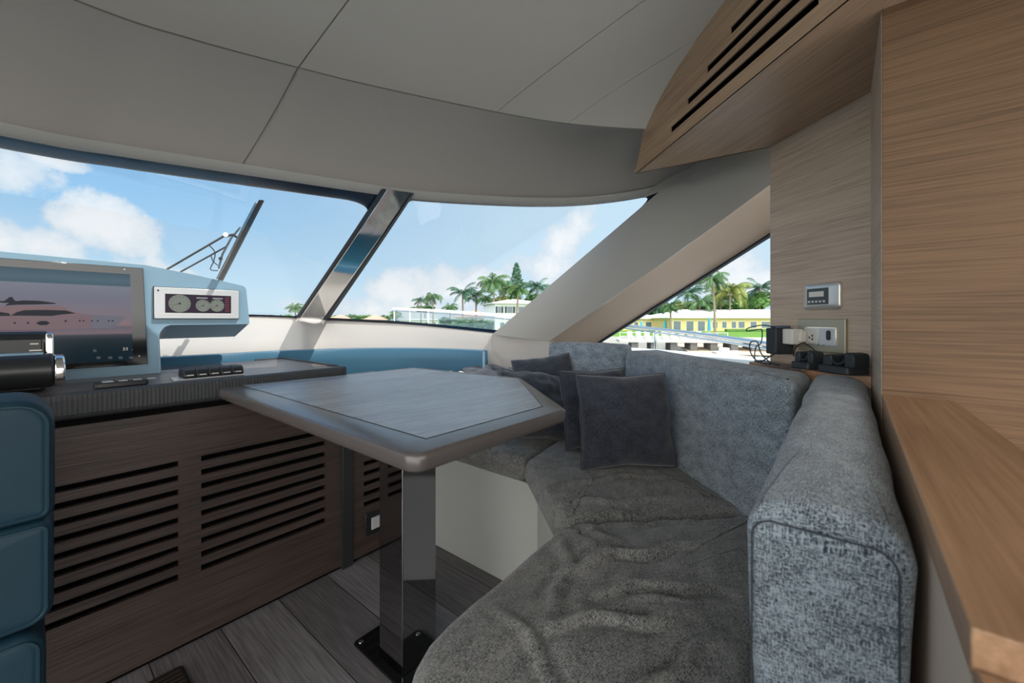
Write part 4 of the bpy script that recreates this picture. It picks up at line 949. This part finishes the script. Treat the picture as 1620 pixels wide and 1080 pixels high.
# tray
tr = empty('charging_tray', wall_local(ua + .04, ZC), 'thin brown mat under the black charging cradles', 'mat')
MB().prism([wl(-1.24 if False else ua - .045, ZC, .018), wl(ua + .092, ZC, .018), wl(ua + .092, ZC, .105), wl(ua - .045, ZC, .105)], (0, 0, .003)).build('mat', M['wenge_top'], tr)
MB().prism([wl(ua + .0925, ZC, .018), wl(ua + .0945, ZC, .018), wl(ua + .0945, ZC, .105), wl(ua + .0925, ZC, .105)], (0, 0, .006)).build('edge_strip', M['chrome'], tr)
# two cradles
def cradle(u, w, W, Dp, lab, two=False):
    k = 1.22
    c_ = empty('charging_cradle', wl(u, ZC + .003, w), lab, 'charging cradle', 'charging cradles on the shelf')
    z0 = ZC + .003
    mb = MB(); mb.prism([wl(p.x, z0, p.y) for p in round_poly([(u - W / 2, w - Dp / 2), (u + W / 2, w - Dp / 2), (u + W / 2, w + Dp / 2), (u - W / 2, w + Dp / 2)], .007)], (0, 0, .018)); mb.build('base', M['black_matt'], c_, bevel=.003)
    # rear block with U notch
    for sgn, hh in ((-1, .038), (1, .044 if two else .040)):
        x0 = u + sgn * W / 2; x1 = u + sgn * W * .20
        mb = MB(); mb.prism([wl(a, z_, w - Dp / 2 + .001) for a, z_ in ((x0, z0 + .017), (x1, z0 + .017), (x1, z0 + hh * k - .004), (x1 + sgn * .004, z0 + hh * k), (x0 - sgn * .004, z0 + hh * k - .002), (x0, z0 + hh * k - .010))], -ND * (Dp * .72)); mb.build('holder_wall', M['black_matt'], c_, bevel=.0025)
    mb = MB(); mb.prism([wl(a, z_, w - Dp / 2 + .001) for a, z_ in ((u - W * .2, z0 + .017), (u + W * .2, z0 + .017), (u + W * .2, z0 + .046), (u + W * .1, z0 + .050), (u + W * .06, z0 + .036), (u - W * .06, z0 + .036), (u - W * .1, z0 + .050), (u - W * .2, z0 + .046))], -ND * (Dp * .24)); mb.build('contact_block', M['black'], c_, bevel=.002)
    mb = MB(); ring = [wl(u + math.cos(k) * W * .20, z0 + .035 + math.sin(k) * .012, w + Dp * .22) for k in [math.pi + i * math.pi / 8 for i in range(9)]]; mb.tube(ring, .0028, 8); mb.build('cradle_lip', M['black_matt'], c_, smooth=True)
    return c_
uc1, uc2 = [-CD.dot(PN(x_, 575, .95)) for x_ in (1277, 1331)]
cradle(uc1, .070, .058, .052, 'smaller black charging cradle, next to the power supply brick')
cradle(uc2, .066, .084, .062, 'larger black charging cradle, nearest the right hand wall', True)
# ================================================================ OUTSIDE
def at(px, py, d): return D(px, py, d)
M['lawn'] = plain('lawn', (.12, .24, .045), .95, var=.25, bscale=.6, spec=.1)
M['water'] = plain('canal water', (.05, .11, .12), .12, bump=.3, bscale=2.0)
M['sand'] = plain('sandy bank', (.55, .44, .32), .9, var=.2, bscale=1)
M['concrete'] = plain('pale concrete', (.50, .49, .46), .85, var=.15, bscale=1)
M['concrete_dk'] = plain('weathered concrete', (.13, .13, .125), .9, var=.25, bscale=1)
M['yellow'] = plain('yellow render', (.62, .52, .24), .8)
M['w_wall'] = plain('white render', (.72, .74, .74), .8)
M['w_roof'] = plain('white tiled roof', (.80, .80, .80), .7, var=.06, bscale=3)
M['g_roof'] = plain('pale grey shingles', (.55, .54, .53), .8, var=.1, bscale=3)
M['o_roof'] = plain('terracotta roof', (.50, .30, .23), .8, var=.15, bscale=3)
M['pane'] = plain('dark window pane', (.10, .14, .17), .15)
M['shutter'] = plain('dark shutter', (.03, .05, .07), .6)
M['sky_blue'] = plain('bright blue canvas', (.05, .35, .62), .8)
M['bark'] = plain('palm bark', (.26, .21, .16), .9, var=.2, bscale=4)
M['leaf_a'] = plain('palm frond', (.055, .13, .035), .6, var=.35, bscale=1.2)
M['leaf_b'] = plain('blue green frond', (.045, .12, .07), .6, var=.35, bscale=1.2)
M['leaf_c'] = plain('yellowing frond', (.20, .24, .05), .6, var=.3, bscale=1.2)
M['leaf_d'] = plain('broad leaves', (.07, .17, .03), .7, var=.4, bscale=2)
struct(MB().grid([[V3(x, y, -3.2) for x in (-400, 400)] for y in (-400, 400)]).build('water', M['water'], origin=(0, 0, -3.2)), 'calm pale canal water')
def ring_pts(d0, px0, px1, z, n=14): return [Vector((*(O + ray(px0 + (px1 - px0) * i / n) * d0).xy, z)) for i in range(n + 1)]
far = [at(300, 505, 190), at(560, 505, 160), at(640, 505, 105), at(700, 505, 66), at(860, 505, 60), at(1000, 505, 56), at(1260, 505, 54), at(1700, 505, 60)]
back_ = [Vector((p.x, p.y, 0)).normalized() * 380 for p in far]
struct(MB().grid([[V3(p.x, p.y, -1.5) for p in far], [V3(p.x, p.y, -1.5) for p in back_]]).build('ground', M['lawn'], origin=(60, 60, -1.5)), 'green lawns on the far bank')
swl = MB().grid([[V3(p.x, p.y, -1.45) + FW * .5 for p in far], [V3(p.x, p.y, -1.45) for p in far], [V3(p.x, p.y, -3.3) for p in far]]).build('seawall', M['concrete'], origin=(60, 60, -3.3)); tag(swl, 'pale concrete seawall along the far bank', 'seawall')
# --- houses: walls, roof, each window a part
def house(name, label, p0, p1, depth, z0, zw, zr, wallm, roofm, wins, over=.8, door=None):
    a = Vector((p0.x, p0.y, z0)); u = Vector((p1.x - p0.x, p1.y - p0.y, 0)); L = u.length; u.normalize(); n = Vector((-u.y, u.x, 0)); n = n if n.dot(a) > 0 else -n
    root = empty(name, a, label, 'house')
    P = lambda x, y, z: a + u * x + n * y + UP * z
    MB().prism([P(0, 0, 0), P(L, 0, 0), P(L, depth, 0), P(0, depth, 0)], UP * zw).build('wall', M[wallm], root)
    h = min(depth, L) / 2 * .9
    e = [P(-over, -over, zw), P(L + over, -over, zw), P(L + over, depth + over, zw), P(-over, depth + over, zw)]; r0, r1 = P(h, depth / 2, zw + zr), P(L - h, depth / 2, zw + zr)
    MB().add(e + [p + UP * .18 for p in e] + [r0, r1], [(0, 1, 2, 3), (0, 1, 5, 4), (1, 2, 6, 5), (2, 3, 7, 6), (3, 0, 4, 7), (4, 5, 9, 8), (5, 6, 9), (6, 7, 8, 9), (7, 4, 8)]).build('roof', M[roofm], root)
    for (x0, x1, za, zb, sh) in wins:
        x0 *= L; x1 *= L
        w_ = MB().prism([P(x0 - .08, -.06, za - .08), P(x1 + .08, -.06, za - .08), P(x1 + .08, -.06, zb + .08), P(x0 - .08, -.06, zb + .08)], n * .05).build('window', M['w_wall'], root)
        MB().prism([P(x0, -.09, za), P(x1, -.09, za), P(x1, -.09, zb), P(x0, -.09, zb)], n * .02).build('pane', M['pane'], w_)
        if sh:
            for s0 in (x0 - .5, x1 + .1): MB().prism([P(s0, -.12, za), P(s0 + .4, -.12, za), P(s0 + .4, -.12, zb), P(s0, -.12, zb)], n * .05).build('shutter', M[sh], w_)
    return root
house('bungalow', 'long yellow bungalow with white roof seen through the side window', at(1062, 505, 84), at(1330, 505, 88), 14, -1.5, 2.75, 2.0, 'yellow', 'w_roof',
      [(.012, .052, .1, 2.1, None), (.085, .125, .1, 2.1, None), (.15, .19, .1, 2.1, None), (.235, .262, .7, 2.0, None), (.29, .315, .7, 2.0, None), (.345, .37, .7, 2.0, None), (.385, .42, .7, 2.0, None), (.455, .49, .7, 2.0, None), (.52, .57, .7, 2.0, None)], 1.0)
house('bungalow', 'smaller yellow bungalow wing left of the long yellow one', at(975, 505, 92), at(1050, 505, 92), 12, -1.5, 2.6, 1.5, 'yellow', 'w_roof', [(.15, .24, .7, 1.9, None), (.38, .46, .7, 1.9, None), (.62, .74, .7, 1.9, None)], .8)
house('villa', 'white two storey villa with dark shutters among the palms', at(783, 505, 75), at(862, 505, 78), 9, -1.5, 5.4, 1.1, 'w_wall', 'g_roof', [(.06, .11, 3.7, 4.9, 'shutter'), (.24, .34, 3.7, 4.9, 'shutter'), (.46, .56, 3.7, 4.9, 'shutter'), (.75, .85, 3.7, 4.9, 'shutter'), (.1, .2, .6, 1.9, None), (.4, .5, .6, 1.9, None)], .6)
house('villa', 'long low white villa behind the bow rail', at(632, 505, 120), at(698, 505, 118), 9, -1.5, 2.2, .5, 'w_wall', 'g_roof', [(.2, .25, .6, 1.6, None), (.42, .46, .6, 1.6, None), (.62, .68, .6, 1.6, None), (.82, .87, .6, 1.6, None)], .3)
house('villa', 'low villa with terracotta roof behind the tall palms', at(722, 505, 92), at(778, 505, 92), 8, -1.5, 2.9, 1.7, 'w_wall', 'o_roof', [(.3, .4, 1, 2, None)], .6)
house('villa', 'distant orange roofed villa at the left end of the bank', at(516, 505, 190), at(548, 505, 190), 10, -1.5, 2.2, 2.6, 'w_wall', 'o_roof', [], .6)
house('villa', 'distant orange roofed villa beside the long white villa', at(575, 505, 170), at(600, 505, 170), 10, -1.5, 2.2, 2.3, 'w_wall', 'o_roof', [], .6)
# --- palms
def crown_mesh(nf, seed, droop=1.0):
    rnd = random.Random(seed); vs = []; fs = []
    def quad(a, b, c, d): k = len(vs); vs.extend([a, b, c, d]); fs.append((k, k + 1, k + 2, k + 3))
    for i in range(nf):
        az_ = 2 * math.pi * i / nf * 2.4 + rnd.uniform(-.2, .2); lift = rnd.uniform(-.2, 1.15); L = rnd.uniform(.8, 1.1)
        o_ = Vector((math.cos(az_), math.sin(az_), 0)); sd_ = Vector((-o_.y, o_.x, 0)); pts = []
        p = Vector((0, 0, 0)); ang = lift
        for k in range(15): pts.append(p.copy()); p = p + (o_ * math.cos(ang) + UP * math.sin(ang)) * L / 14; ang -= (.05 + .13 * k / 14 * 1.3) * droop
        for k in range(14):
            a, b = pts[k], pts[k + 1]; quad(a - sd_ * .006, a + sd_ * .006, b + sd_ * .006, b - sd_ * .006)
            if k < 1: continue
            ll = .30 * math.sin(math.pi * min(1, (k + 1.5) / 15)) ** .6
            for s_ in (-1, 1):
                for h_ in (0, .5):
                    c = a.lerp(b, h_); t_ = (b - a).normalized(); tipp = c + sd_ * s_ * ll * .62 + t_ * ll * .45 - UP * ll * rnd.uniform(.35, .8) * droop
                    quad(c, c + t_ * .034, tipp + t_ * .010, tipp)
    me = bpy.data.meshes.new('crown'); me.from_pydata([tuple(v) for v in vs], [], fs); return me
crowns = {}
for key, nf, sd_, dr, mt in (('a', 22, 3, 1.0, 'leaf_a'), ('b', 20, 5, .8, 'leaf_b'), ('c', 24, 8, 1.15, 'leaf_c'), ('d', 18, 11, 1.5, 'leaf_a')):
    me = crown_mesh(nf, sd_, dr); me.materials.append(M[mt]); crowns[key] = me
def palm(px, py, d, rad, key, label, lean=0, z0=-1.5):
    c = at(px, py, d); h = c.z - z0; b = Vector((c.x + RT.x * lean, c.y + RT.y * lean, z0))
    root = empty('palm_tree', b, label, 'palm tree', 'palms on the far bank')
    tr_ = [b.lerp(c, i / 6) + RT * math.sin(math.pi * i / 6) * lean * .25 for i in range(7)]
    MB().tube(tr_, [.24 - .015 * i for i in range(7)], 7).build('trunk', M['bark'], root, smooth=True)
    o_ = bpy.data.objects.new('crown', crowns[key]); S.collection.objects.link(o_); o_.parent = root; o_.location = c - b; r_ = rad * 1.6 / F * d; o_.scale = (r_, r_, r_); o_.rotation_euler = (0, 0, (px * 7.3) % 6.28)
palm(1126, 440, 70, 21, 'a', 'tall single palm in front of the long yellow bungalow, left of the umbrella', .6)
palm(1088, 463, 95, 19, 'b', 'dark feathery palm left of the tallest palm by the bungalow')
palm(1107, 478, 92, 20, 'a', 'squat palm directly left of the tallest palm trunk')
palm(1155, 462, 92, 23, 'c', 'yellow fronded palm right of the tallest bungalow palm')
palm(1140, 470, 96, 18, 'a', 'green palm between the tallest palm and the yellow fronded palm')
palm(1202, 456, 98, 20, 'b', 'palm at the right edge of the side window above the round tree')
palm(1061, 484, 72, 14, 'a', 'short slim palm standing at the left corner of the long yellow bungalow')
palm(1178, 470, 100, 17, 'd', 'drooping palm behind the round leafy tree by the bungalow')
palm(666, 476, 115, 10, 'b', 'pale palm left of the umbrella shaped palm above the bow rail')
palm(685, 469, 110, 13, 'd', 'umbrella shaped palm above the bow rail')
palm(712, 486, 125, 10, 'a', 'low small palm between the umbrella shaped palm and the dense group')
palm(732, 463, 85, 17, 'b', 'leftmost palm of the dense group behind the bow rail')
palm(753, 467, 86, 15, 'b', 'second palm from the left in the dense group')
palm(768, 473, 84, 13, 'a', 'low palm under the tallest palm of the dense group')
palm(779, 446, 80, 20, 'a', 'tallest palm of the dense group behind the bow rail', .5)
palm(791, 452, 88, 16, 'b', 'dark palm just right of the tallest palm of the dense group')
palm(808, 458, 90, 15, 'c', 'yellowish palm beside the conifer')
palm(820, 459, 72, 16, 'a', 'palm hanging in front of the white shuttered villa', -.3)
palm(850, 455, 88, 18, 'b', 'dark palm right of the conifer next to the pillar')
palm(466, 486, 130, 10, 'a', 'lone small palm at the foot of the mirrored mullion', .5)
palm(1040, 488, 98, 14, 'b', 'palm at the left of the trees over the smaller bungalow wing')
# --- leafy trees and bushes
def blob_mesh(seed, n=420):
    rnd = random.Random(seed); vs = []; fs = []
    for i in range(n):
        d_ = Vector((rnd.gauss(0, 1), rnd.gauss(0, 1), rnd.gauss(0, 1))).normalized(); r_ = .55 + .45 * noise.noise(d_ * 2 + Vector((seed, 0, 0))) + rnd.uniform(-.1, .12); p = Vector((d_.x, d_.y, d_.z * .8)) * r_
        a = Vector((rnd.uniform(-1, 1), rnd.uniform(-1, 1), rnd.uniform(-1, 1))).normalized() * .13; b = a.cross(d_).normalized() * .11; k = len(vs); vs += [p - a, p + b, p + a, p - b]; fs.append((k, k + 1, k + 2, k + 3))
    bm = bmesh.new(); bmesh.ops.create_icosphere(bm, subdivisions=3, radius=.5)
    for v in bm.verts: v.co *= 1 + .5 * noise.noise(v.co * 4 + Vector((seed, 0, 0))); v.co.z *= .8
    b0 = len(vs); vs += [v.co.copy() for v in bm.verts]; fs += [tuple(v.index + b0 for v in f_.verts) for f_ in bm.faces]; bm.free()
    me = bpy.data.meshes.new('foliage'); me.from_pydata([tuple(v) for v in vs], [], fs); return me
blobs = []
for i, mt in enumerate(('leaf_d', 'leaf_a', 'leaf_c')): me = blob_mesh(i + 2); me.materials.append(M[mt]); blobs.append(me)
def tree(px, py, d, wpx, hpx, k, label, name='leafy_tree', cat='tree', trunk=True, z0=-1.5):
    c = at(px, py, d); b = Vector((c.x, c.y, z0)); root = empty(name, b, label, cat, 'trees and bushes on the far bank')
    if trunk: MB().tube([b, b.lerp(c, .5) + RT * .15, c], [.3, .22, .15], 7).build('trunk', M['bark'], root, smooth=True)
    o_ = bpy.data.objects.new('foliage', blobs[k]); S.collection.objects.link(o_); o_.parent = root; o_.location = c - b; o_.scale = (wpx / F * d / 1.6, wpx / F * d / 1.6, hpx / F * d / 1.3); o_.rotation_euler = (0, 0, px % 6)
tree(1195, 477, 100, 62, 30, 0, 'round leafy tree behind the right end of the long bungalow')
tree(1160, 486, 101, 50, 22, 0, 'leafy tree behind the roof of the long bungalow, under the yellow fronded palm')
tree(1120, 486, 102, 50, 20, 1, 'dark leafy tree behind the ridge of the long bungalow')
tree(1078, 488, 100, 50, 24, 2, 'yellow green tree above the join of the two bungalows')
tree(1048, 492, 100, 44, 24, 0, 'leafy tree above the smaller bungalow wing')
tree(1015, 496, 104, 40, 18, 1, 'leftmost leafy tree in the side window')
tree(800, 477, 95, 46, 20, 2, 'yellow green bush behind the roof of the shuttered villa')
tree(845, 473, 96, 40, 18, 1, 'dark bush behind the shuttered villa, right of the conifer')
tree(705, 508, 88, 26, 14, 1, 'dense green bush seen through the bow rail glass, left of the wide hedge', 'bush', 'bush', False)
tree(735, 512, 80, 44, 18, 0, 'wide green bush seen through the bow rail glass', 'bush', 'bush', False)
tree(765, 514, 76, 36, 18, 1, 'green bush in front of the shuttered villa', 'bush', 'bush', False)
tree(672, 488, 135, 40, 11, 1, 'green trees rising over the long white villa')
tree(626, 498, 130, 20, 14, 0, 'green tree at the left end of the long white villa')
for i, (x, w_, k) in enumerate(((605, 30, 1), (580, 34, 0), (556, 30, 1), (530, 34, 0), (508, 26, 1), (452, 28, 0), (430, 24, 1), (408, 24, 0))):
    tree(x, 505, 200, w_, 14 + (i % 3), k, ['distant bush right of the orange roofs', 'distant bush between the two orange roofs', 'distant bush just left of the nearer orange roof', 'distant bush in front of the farthest orange roof', 'distant bush right next to the mullion foot', 'distant bush under the lone small palm', 'distant bush left of the lone small palm', 'distant bush beside the end of the console pod'][i], 'bush', 'bush', False)
# conifer
c = at(817, 415, 95); b = V3(c.x, c.y, -1.5); con_ = empty('conifer_tree', b, 'tall narrow conifer rising above the dense group of palms', 'tree')
MB().tube([b, c], [.3, .05], 7).build('trunk', M['bark'], con_, smooth=True)
rnd = random.Random(4); mb = MB()
for i in range(620):
    t_ = rnd.random() ** .8; z_ = c.z - .2 - t_ * 7.2; r_ = (.25 + 1.75 * min(1, t_ * 1.25)) * rnd.uniform(.5, 1.05); a_ = rnd.uniform(0, 6.283); p = V3(b.x + math.cos(a_) * r_, b.y + math.sin(a_) * r_, z_ + rnd.uniform(-.2, .2)); q_ = V3(rnd.uniform(-1, 1), rnd.uniform(-1, 1), rnd.uniform(-.4, .4)).normalized() * .35
    mb.add([p - q_, p + V3(0, 0, .22), p + q_, p - V3(0, 0, .22)], [(0, 1, 2, 3)])
mb.build('foliage', M['leaf_b'], con_)
# hedge along the bungalow
hd = MB(); a_, b2_ = at(1150, 505, 82), at(1300, 505, 84)
hd.prism([V3(a_.x, a_.y, -1.5), V3(b2_.x, b2_.y, -1.5), V3(b2_.x, b2_.y, -1.5) + FW * 1, V3(a_.x, a_.y, -1.5) + FW * 1], UP * .55)
o = hd.build('hedge', M['leaf_d'], bevel=.1); tag(o, 'low clipped hedge along the lawn of the long bungalow', 'hedge')
# closed umbrellas
def brolly(px, py, ptop, d, label):
    b = at(px, py, d); t_ = at(px, ptop, d); root = empty('patio_umbrella', b, label, 'umbrella', 'closed blue umbrellas by the bungalows')
    MB().tube([b, t_], .05, 6).build('pole', M['w_wall'], root); k = t_.z - b.z
    MB().tube([b + UP * k * .12, b + UP * k * .3, b + UP * k * .75, b + UP * k * .98], [.32, .28, .2, .04], 8).build('canopy', M['sky_blue'], root, smooth=True)
brolly(1122, 526, 500, 74, 'closed blue umbrella beside the tallest palm trunk'); brolly(1052, 520, 506, 86, 'closed blue umbrella at the join of the two bungalows'); brolly(1015, 518, 507, 86, 'closed blue umbrella in front of the smaller bungalow wing')
# --- dock with piles, rail and white chairs
dk = at(980, 505, 50); dk2 = at(1300, 505, 47); u = Vector((dk2.x - dk.x, dk2.y - dk.y, 0)); Ld = u.length; u.normalize(); nd_ = Vector((-u.y, u.x, 0)); nd_ = nd_ if nd_.dot(dk) > 0 else -nd_
zd = -1.55; DP = lambda x, y, z: V3(dk.x, dk.y, 0) + u * x + nd_ * y + UP * z
dock = empty('dock', DP(0, 0, -3.2), 'long pale concrete dock on stout piles', 'dock')
MB().prism([DP(0, 0, zd - .28), DP(Ld, 0, zd - .28), DP(Ld, 3.2, zd - .28), DP(0, 3.2, zd - .28)], UP * .28).build('deck', M['concrete'], dock)
for i in range(9):
    x = 1.5 + i * (Ld - 2) / 9
    MB().prism([DP(x, .3, -3.4), DP(x + .8, .3, -3.4), DP(x + .8, 2.9, -3.4), DP(x, 2.9, -3.4)], UP * (3.4 + zd - .28)).build('pile', M['concrete_dk'], dock)
rail_ = MB(); 
for z_ in (.45, .9): rail_.prism([DP(0, .05, zd + z_), DP(Ld * .55, .05, zd + z_), DP(Ld * .55, .10, zd + z_), DP(0, .10, zd + z_)], UP * .05)
for i in range(12): x = i * Ld * .55 / 11; rail_.prism([DP(x, .03, zd), DP(x + .07, .03, zd), DP(x + .07, .12, zd), DP(x, .12, zd)], UP * .95)
rail_.build('railing', M['w_wall'], dock)
def dchair(x, first=None):
    if first is None:
        root = empty('dock_chair', DP(x, 1.2, zd), 'white lounge chair in the row on the dock', 'chair', 'white lounge chairs on the dock')
        Q = lambda a, b_, z: DP(x + a, 1.2 + b_, zd + z)
        MB().prism([Q(0, -.5, .3), Q(.6, -.5, .3), Q(.6, .3, .36), Q(0, .3, .36)], UP * .06).build('seat', M['w_wall'], root)
        MB().prism([Q(0, .3, .34), Q(.6, .3, .34), Q(.6, .7, .95), Q(0, .7, .95)], UP * .07).build('backrest', M['w_wall'], root)
        for a in (0, .53):
            for b_ in (-.45, .25): MB().prism([Q(a, b_, 0), Q(a + .07, b_, 0), Q(a + .07, b_ + .07, 0), Q(a, b_ + .07, 0)], UP * .33).build('leg', M['w_wall'], root)
        return root
    c_ = first.copy(); S.collection.objects.link(c_); c_.location = DP(x, 1.2, zd)
    for ch in first.children: k = ch.copy(); S.collection.objects.link(k); k.parent = c_
    return c_
fc = dchair(1.2)
for i in range(1, 9): dchair(1.2 + i * 1.05, fc)
bk = MB().prism([DP(Ld * .35, -2.0, -3.1), DP(Ld * .95, -2.0, -3.1), DP(Ld * .95, 6, -2.4), DP(Ld * .35, 6, -2.4)], UP * .1).build('sand_bank', M['sand']); struct(bk, 'pale sandy bank under the dock')
bt = empty('moored_skiff', DP(Ld * .50, -1.6, -3.2), 'small white boat hull moored at the dock', 'boat')
MB().prism([DP(Ld * .46, -2.2, -2.75), DP(Ld * .46 + .3, -2.2, -3.25), DP(Ld * .56, -2.2, -3.25), DP(Ld * .56 + .5, -2.2, -2.65)], nd_ * 1.6).build('hull', M['w_wall'], bt, bevel=.05)
MB().prism([DP(Ld * .49, -1.8, -2.66), DP(Ld * .53, -1.8, -2.66), DP(Ld * .53, -1.0, -2.66), DP(Ld * .49, -1.0, -2.66)], UP * .35).build('console', M['w_wall'], bt)
# --- own side deck and rails
o = MB().plan([(2.12, 1.10), (1.88, .14), (2.35, -.2), (2.75, 1.1), (2.6, 1.8)], .74, .80).build('side_deck', M['gel']); struct(o, 'white side deck outside the side window')
def path_rail(name, label, pts, drop, posts, r=.014, glass_=True):
    root = empty(name, Vector((pts[0].x, pts[0].y, .33)), label, 'railing')
    P_ = catmull(pts, 8)
    MB().tube(P_, r, 10).build('top_rail', M['chrome'] if not glass_ else M['gel'], root, smooth=True)
    MB().tube([p - UP * (drop * .10) for p in P_], r * .5, 8).build('lower_rail', M['chrome'], root, smooth=True)
    for t_ in posts:
        i = t_ * (len(P_) - 1); k = min(int(i), len(P_) - 2); p = P_[k].lerp(P_[k + 1], i - k); MB().tube([V3(p.x, p.y, .33), p], r * (.45 if glass_ else .9), 8).build('post', M['chrome'], root, smooth=True)
    if glass_: MB().grid([[p - UP * .04 for p in P_], [p - UP * drop for p in P_]]).build('glass_panel', M['rail_glass'], root)
    return root
fd = [at(250, 505, 3.4), at(640, 505, 3.1), at(800, 505, 3.0), at(945, 505, 2.9), V3(2.5, .6, 0), V3(2.3, -.5, 0), V3(3.2, -.9, 0), at(1330, 505, 2.3), at(1140, 505, 3.2), at(1000, 505, 4.8), at(950, 505, 5.8), at(835, 505, 5.8), at(700, 505, 7.0), at(622, 505, 8.2), at(250, 505, 9)]
struct(MB().plan([(p.x, p.y) for p in fd], .27, .33).build('foredeck', M['deck']), 'white foredeck and side deck of the yacht')
path_rail('bow_rail', 'white topped glass bow rail beyond the right windscreen pane', [at(622, 488, 7.5), at(640, 489, 7.2), at(700, 492, 6.4), at(780, 498, 5.5), at(835, 503, 5.0)], .42, (.05, .30, .42, .82), .022)
path_rail('side_rail', 'polished steel side rail crossing the side window', [at(950, 508, 5.2), at(1000, 516, 4.3), at(1060, 523, 3.5), at(1140, 533, 2.85), at(1225, 546, 2.35), at(1330, 562, 2.0)], .30, (.33, .9), .017, False)
# --- windscreen wiper outside the left pane
wp = empty('windscreen_wiper', WG(345, 443), 'parked windscreen wiper with two thin arms and a long blade', 'wiper')
b0, b1 = WG(341, 452, .03), WG(411, 316, .03)
MB().prism([b0 - RT * .004, b0 + RT * .015, b1 + RT * .010, b1 - RT * .004], FW * .012).build('blade', M['rubber'], wp, bevel=.001)
MB().tube([WG(x, y, .045) for x, y in ((344, 440), (366, 398), (388, 354), (406, 320))], .005, 8).build('blade_holder', M['steel_dark'], wp, smooth=True)
MB().tube([WG(x, y, .06) for x, y in ((346, 424), (352, 402), (366, 376), (380, 360))], .004, 8).build('bracket', M['steel_dark'], wp, smooth=True)
MB().tube([WG(240, 440, .08), WG(355, 373, .08)], .0042, 8).build('arm', M['post'], wp, smooth=True)
MB().tube([WG(262, 443, .08), WG(358, 390, .08)], .0036, 8).build('arm', M['post'], wp, smooth=True)
MB().cyl(WG(357, 371, .06), WG(357, 371, .10), .009, 14).build('pivot_nut', M['chrome'], wp, smooth=True)
MB().tube([WG(357, 374, .07), WG(368, 371, .06), WG(376, 376, .05)], .005, 8).build('link', M['post'], wp, smooth=True)
MB().tube(catmull([WG(331, 388, .075), WG(340, 399, .07), WG(338, 413, .06), WG(333, 426, .05), WG(345, 428, .045)], 6), .0022, 6).build('washer_hose', M['rubber'], wp, smooth=True)
MB().tube(catmull([WG(334, 405, .075), WG(337, 413, .07), WG(345, 420, .05)], 6), .0022, 6).build('washer_hose', M['rubber'], wp, smooth=True)
MB().cyl(WG(349, 409, .05), WG(349, 409, .09), .008, 12).build('clip', M['rubber'], wp, smooth=True)
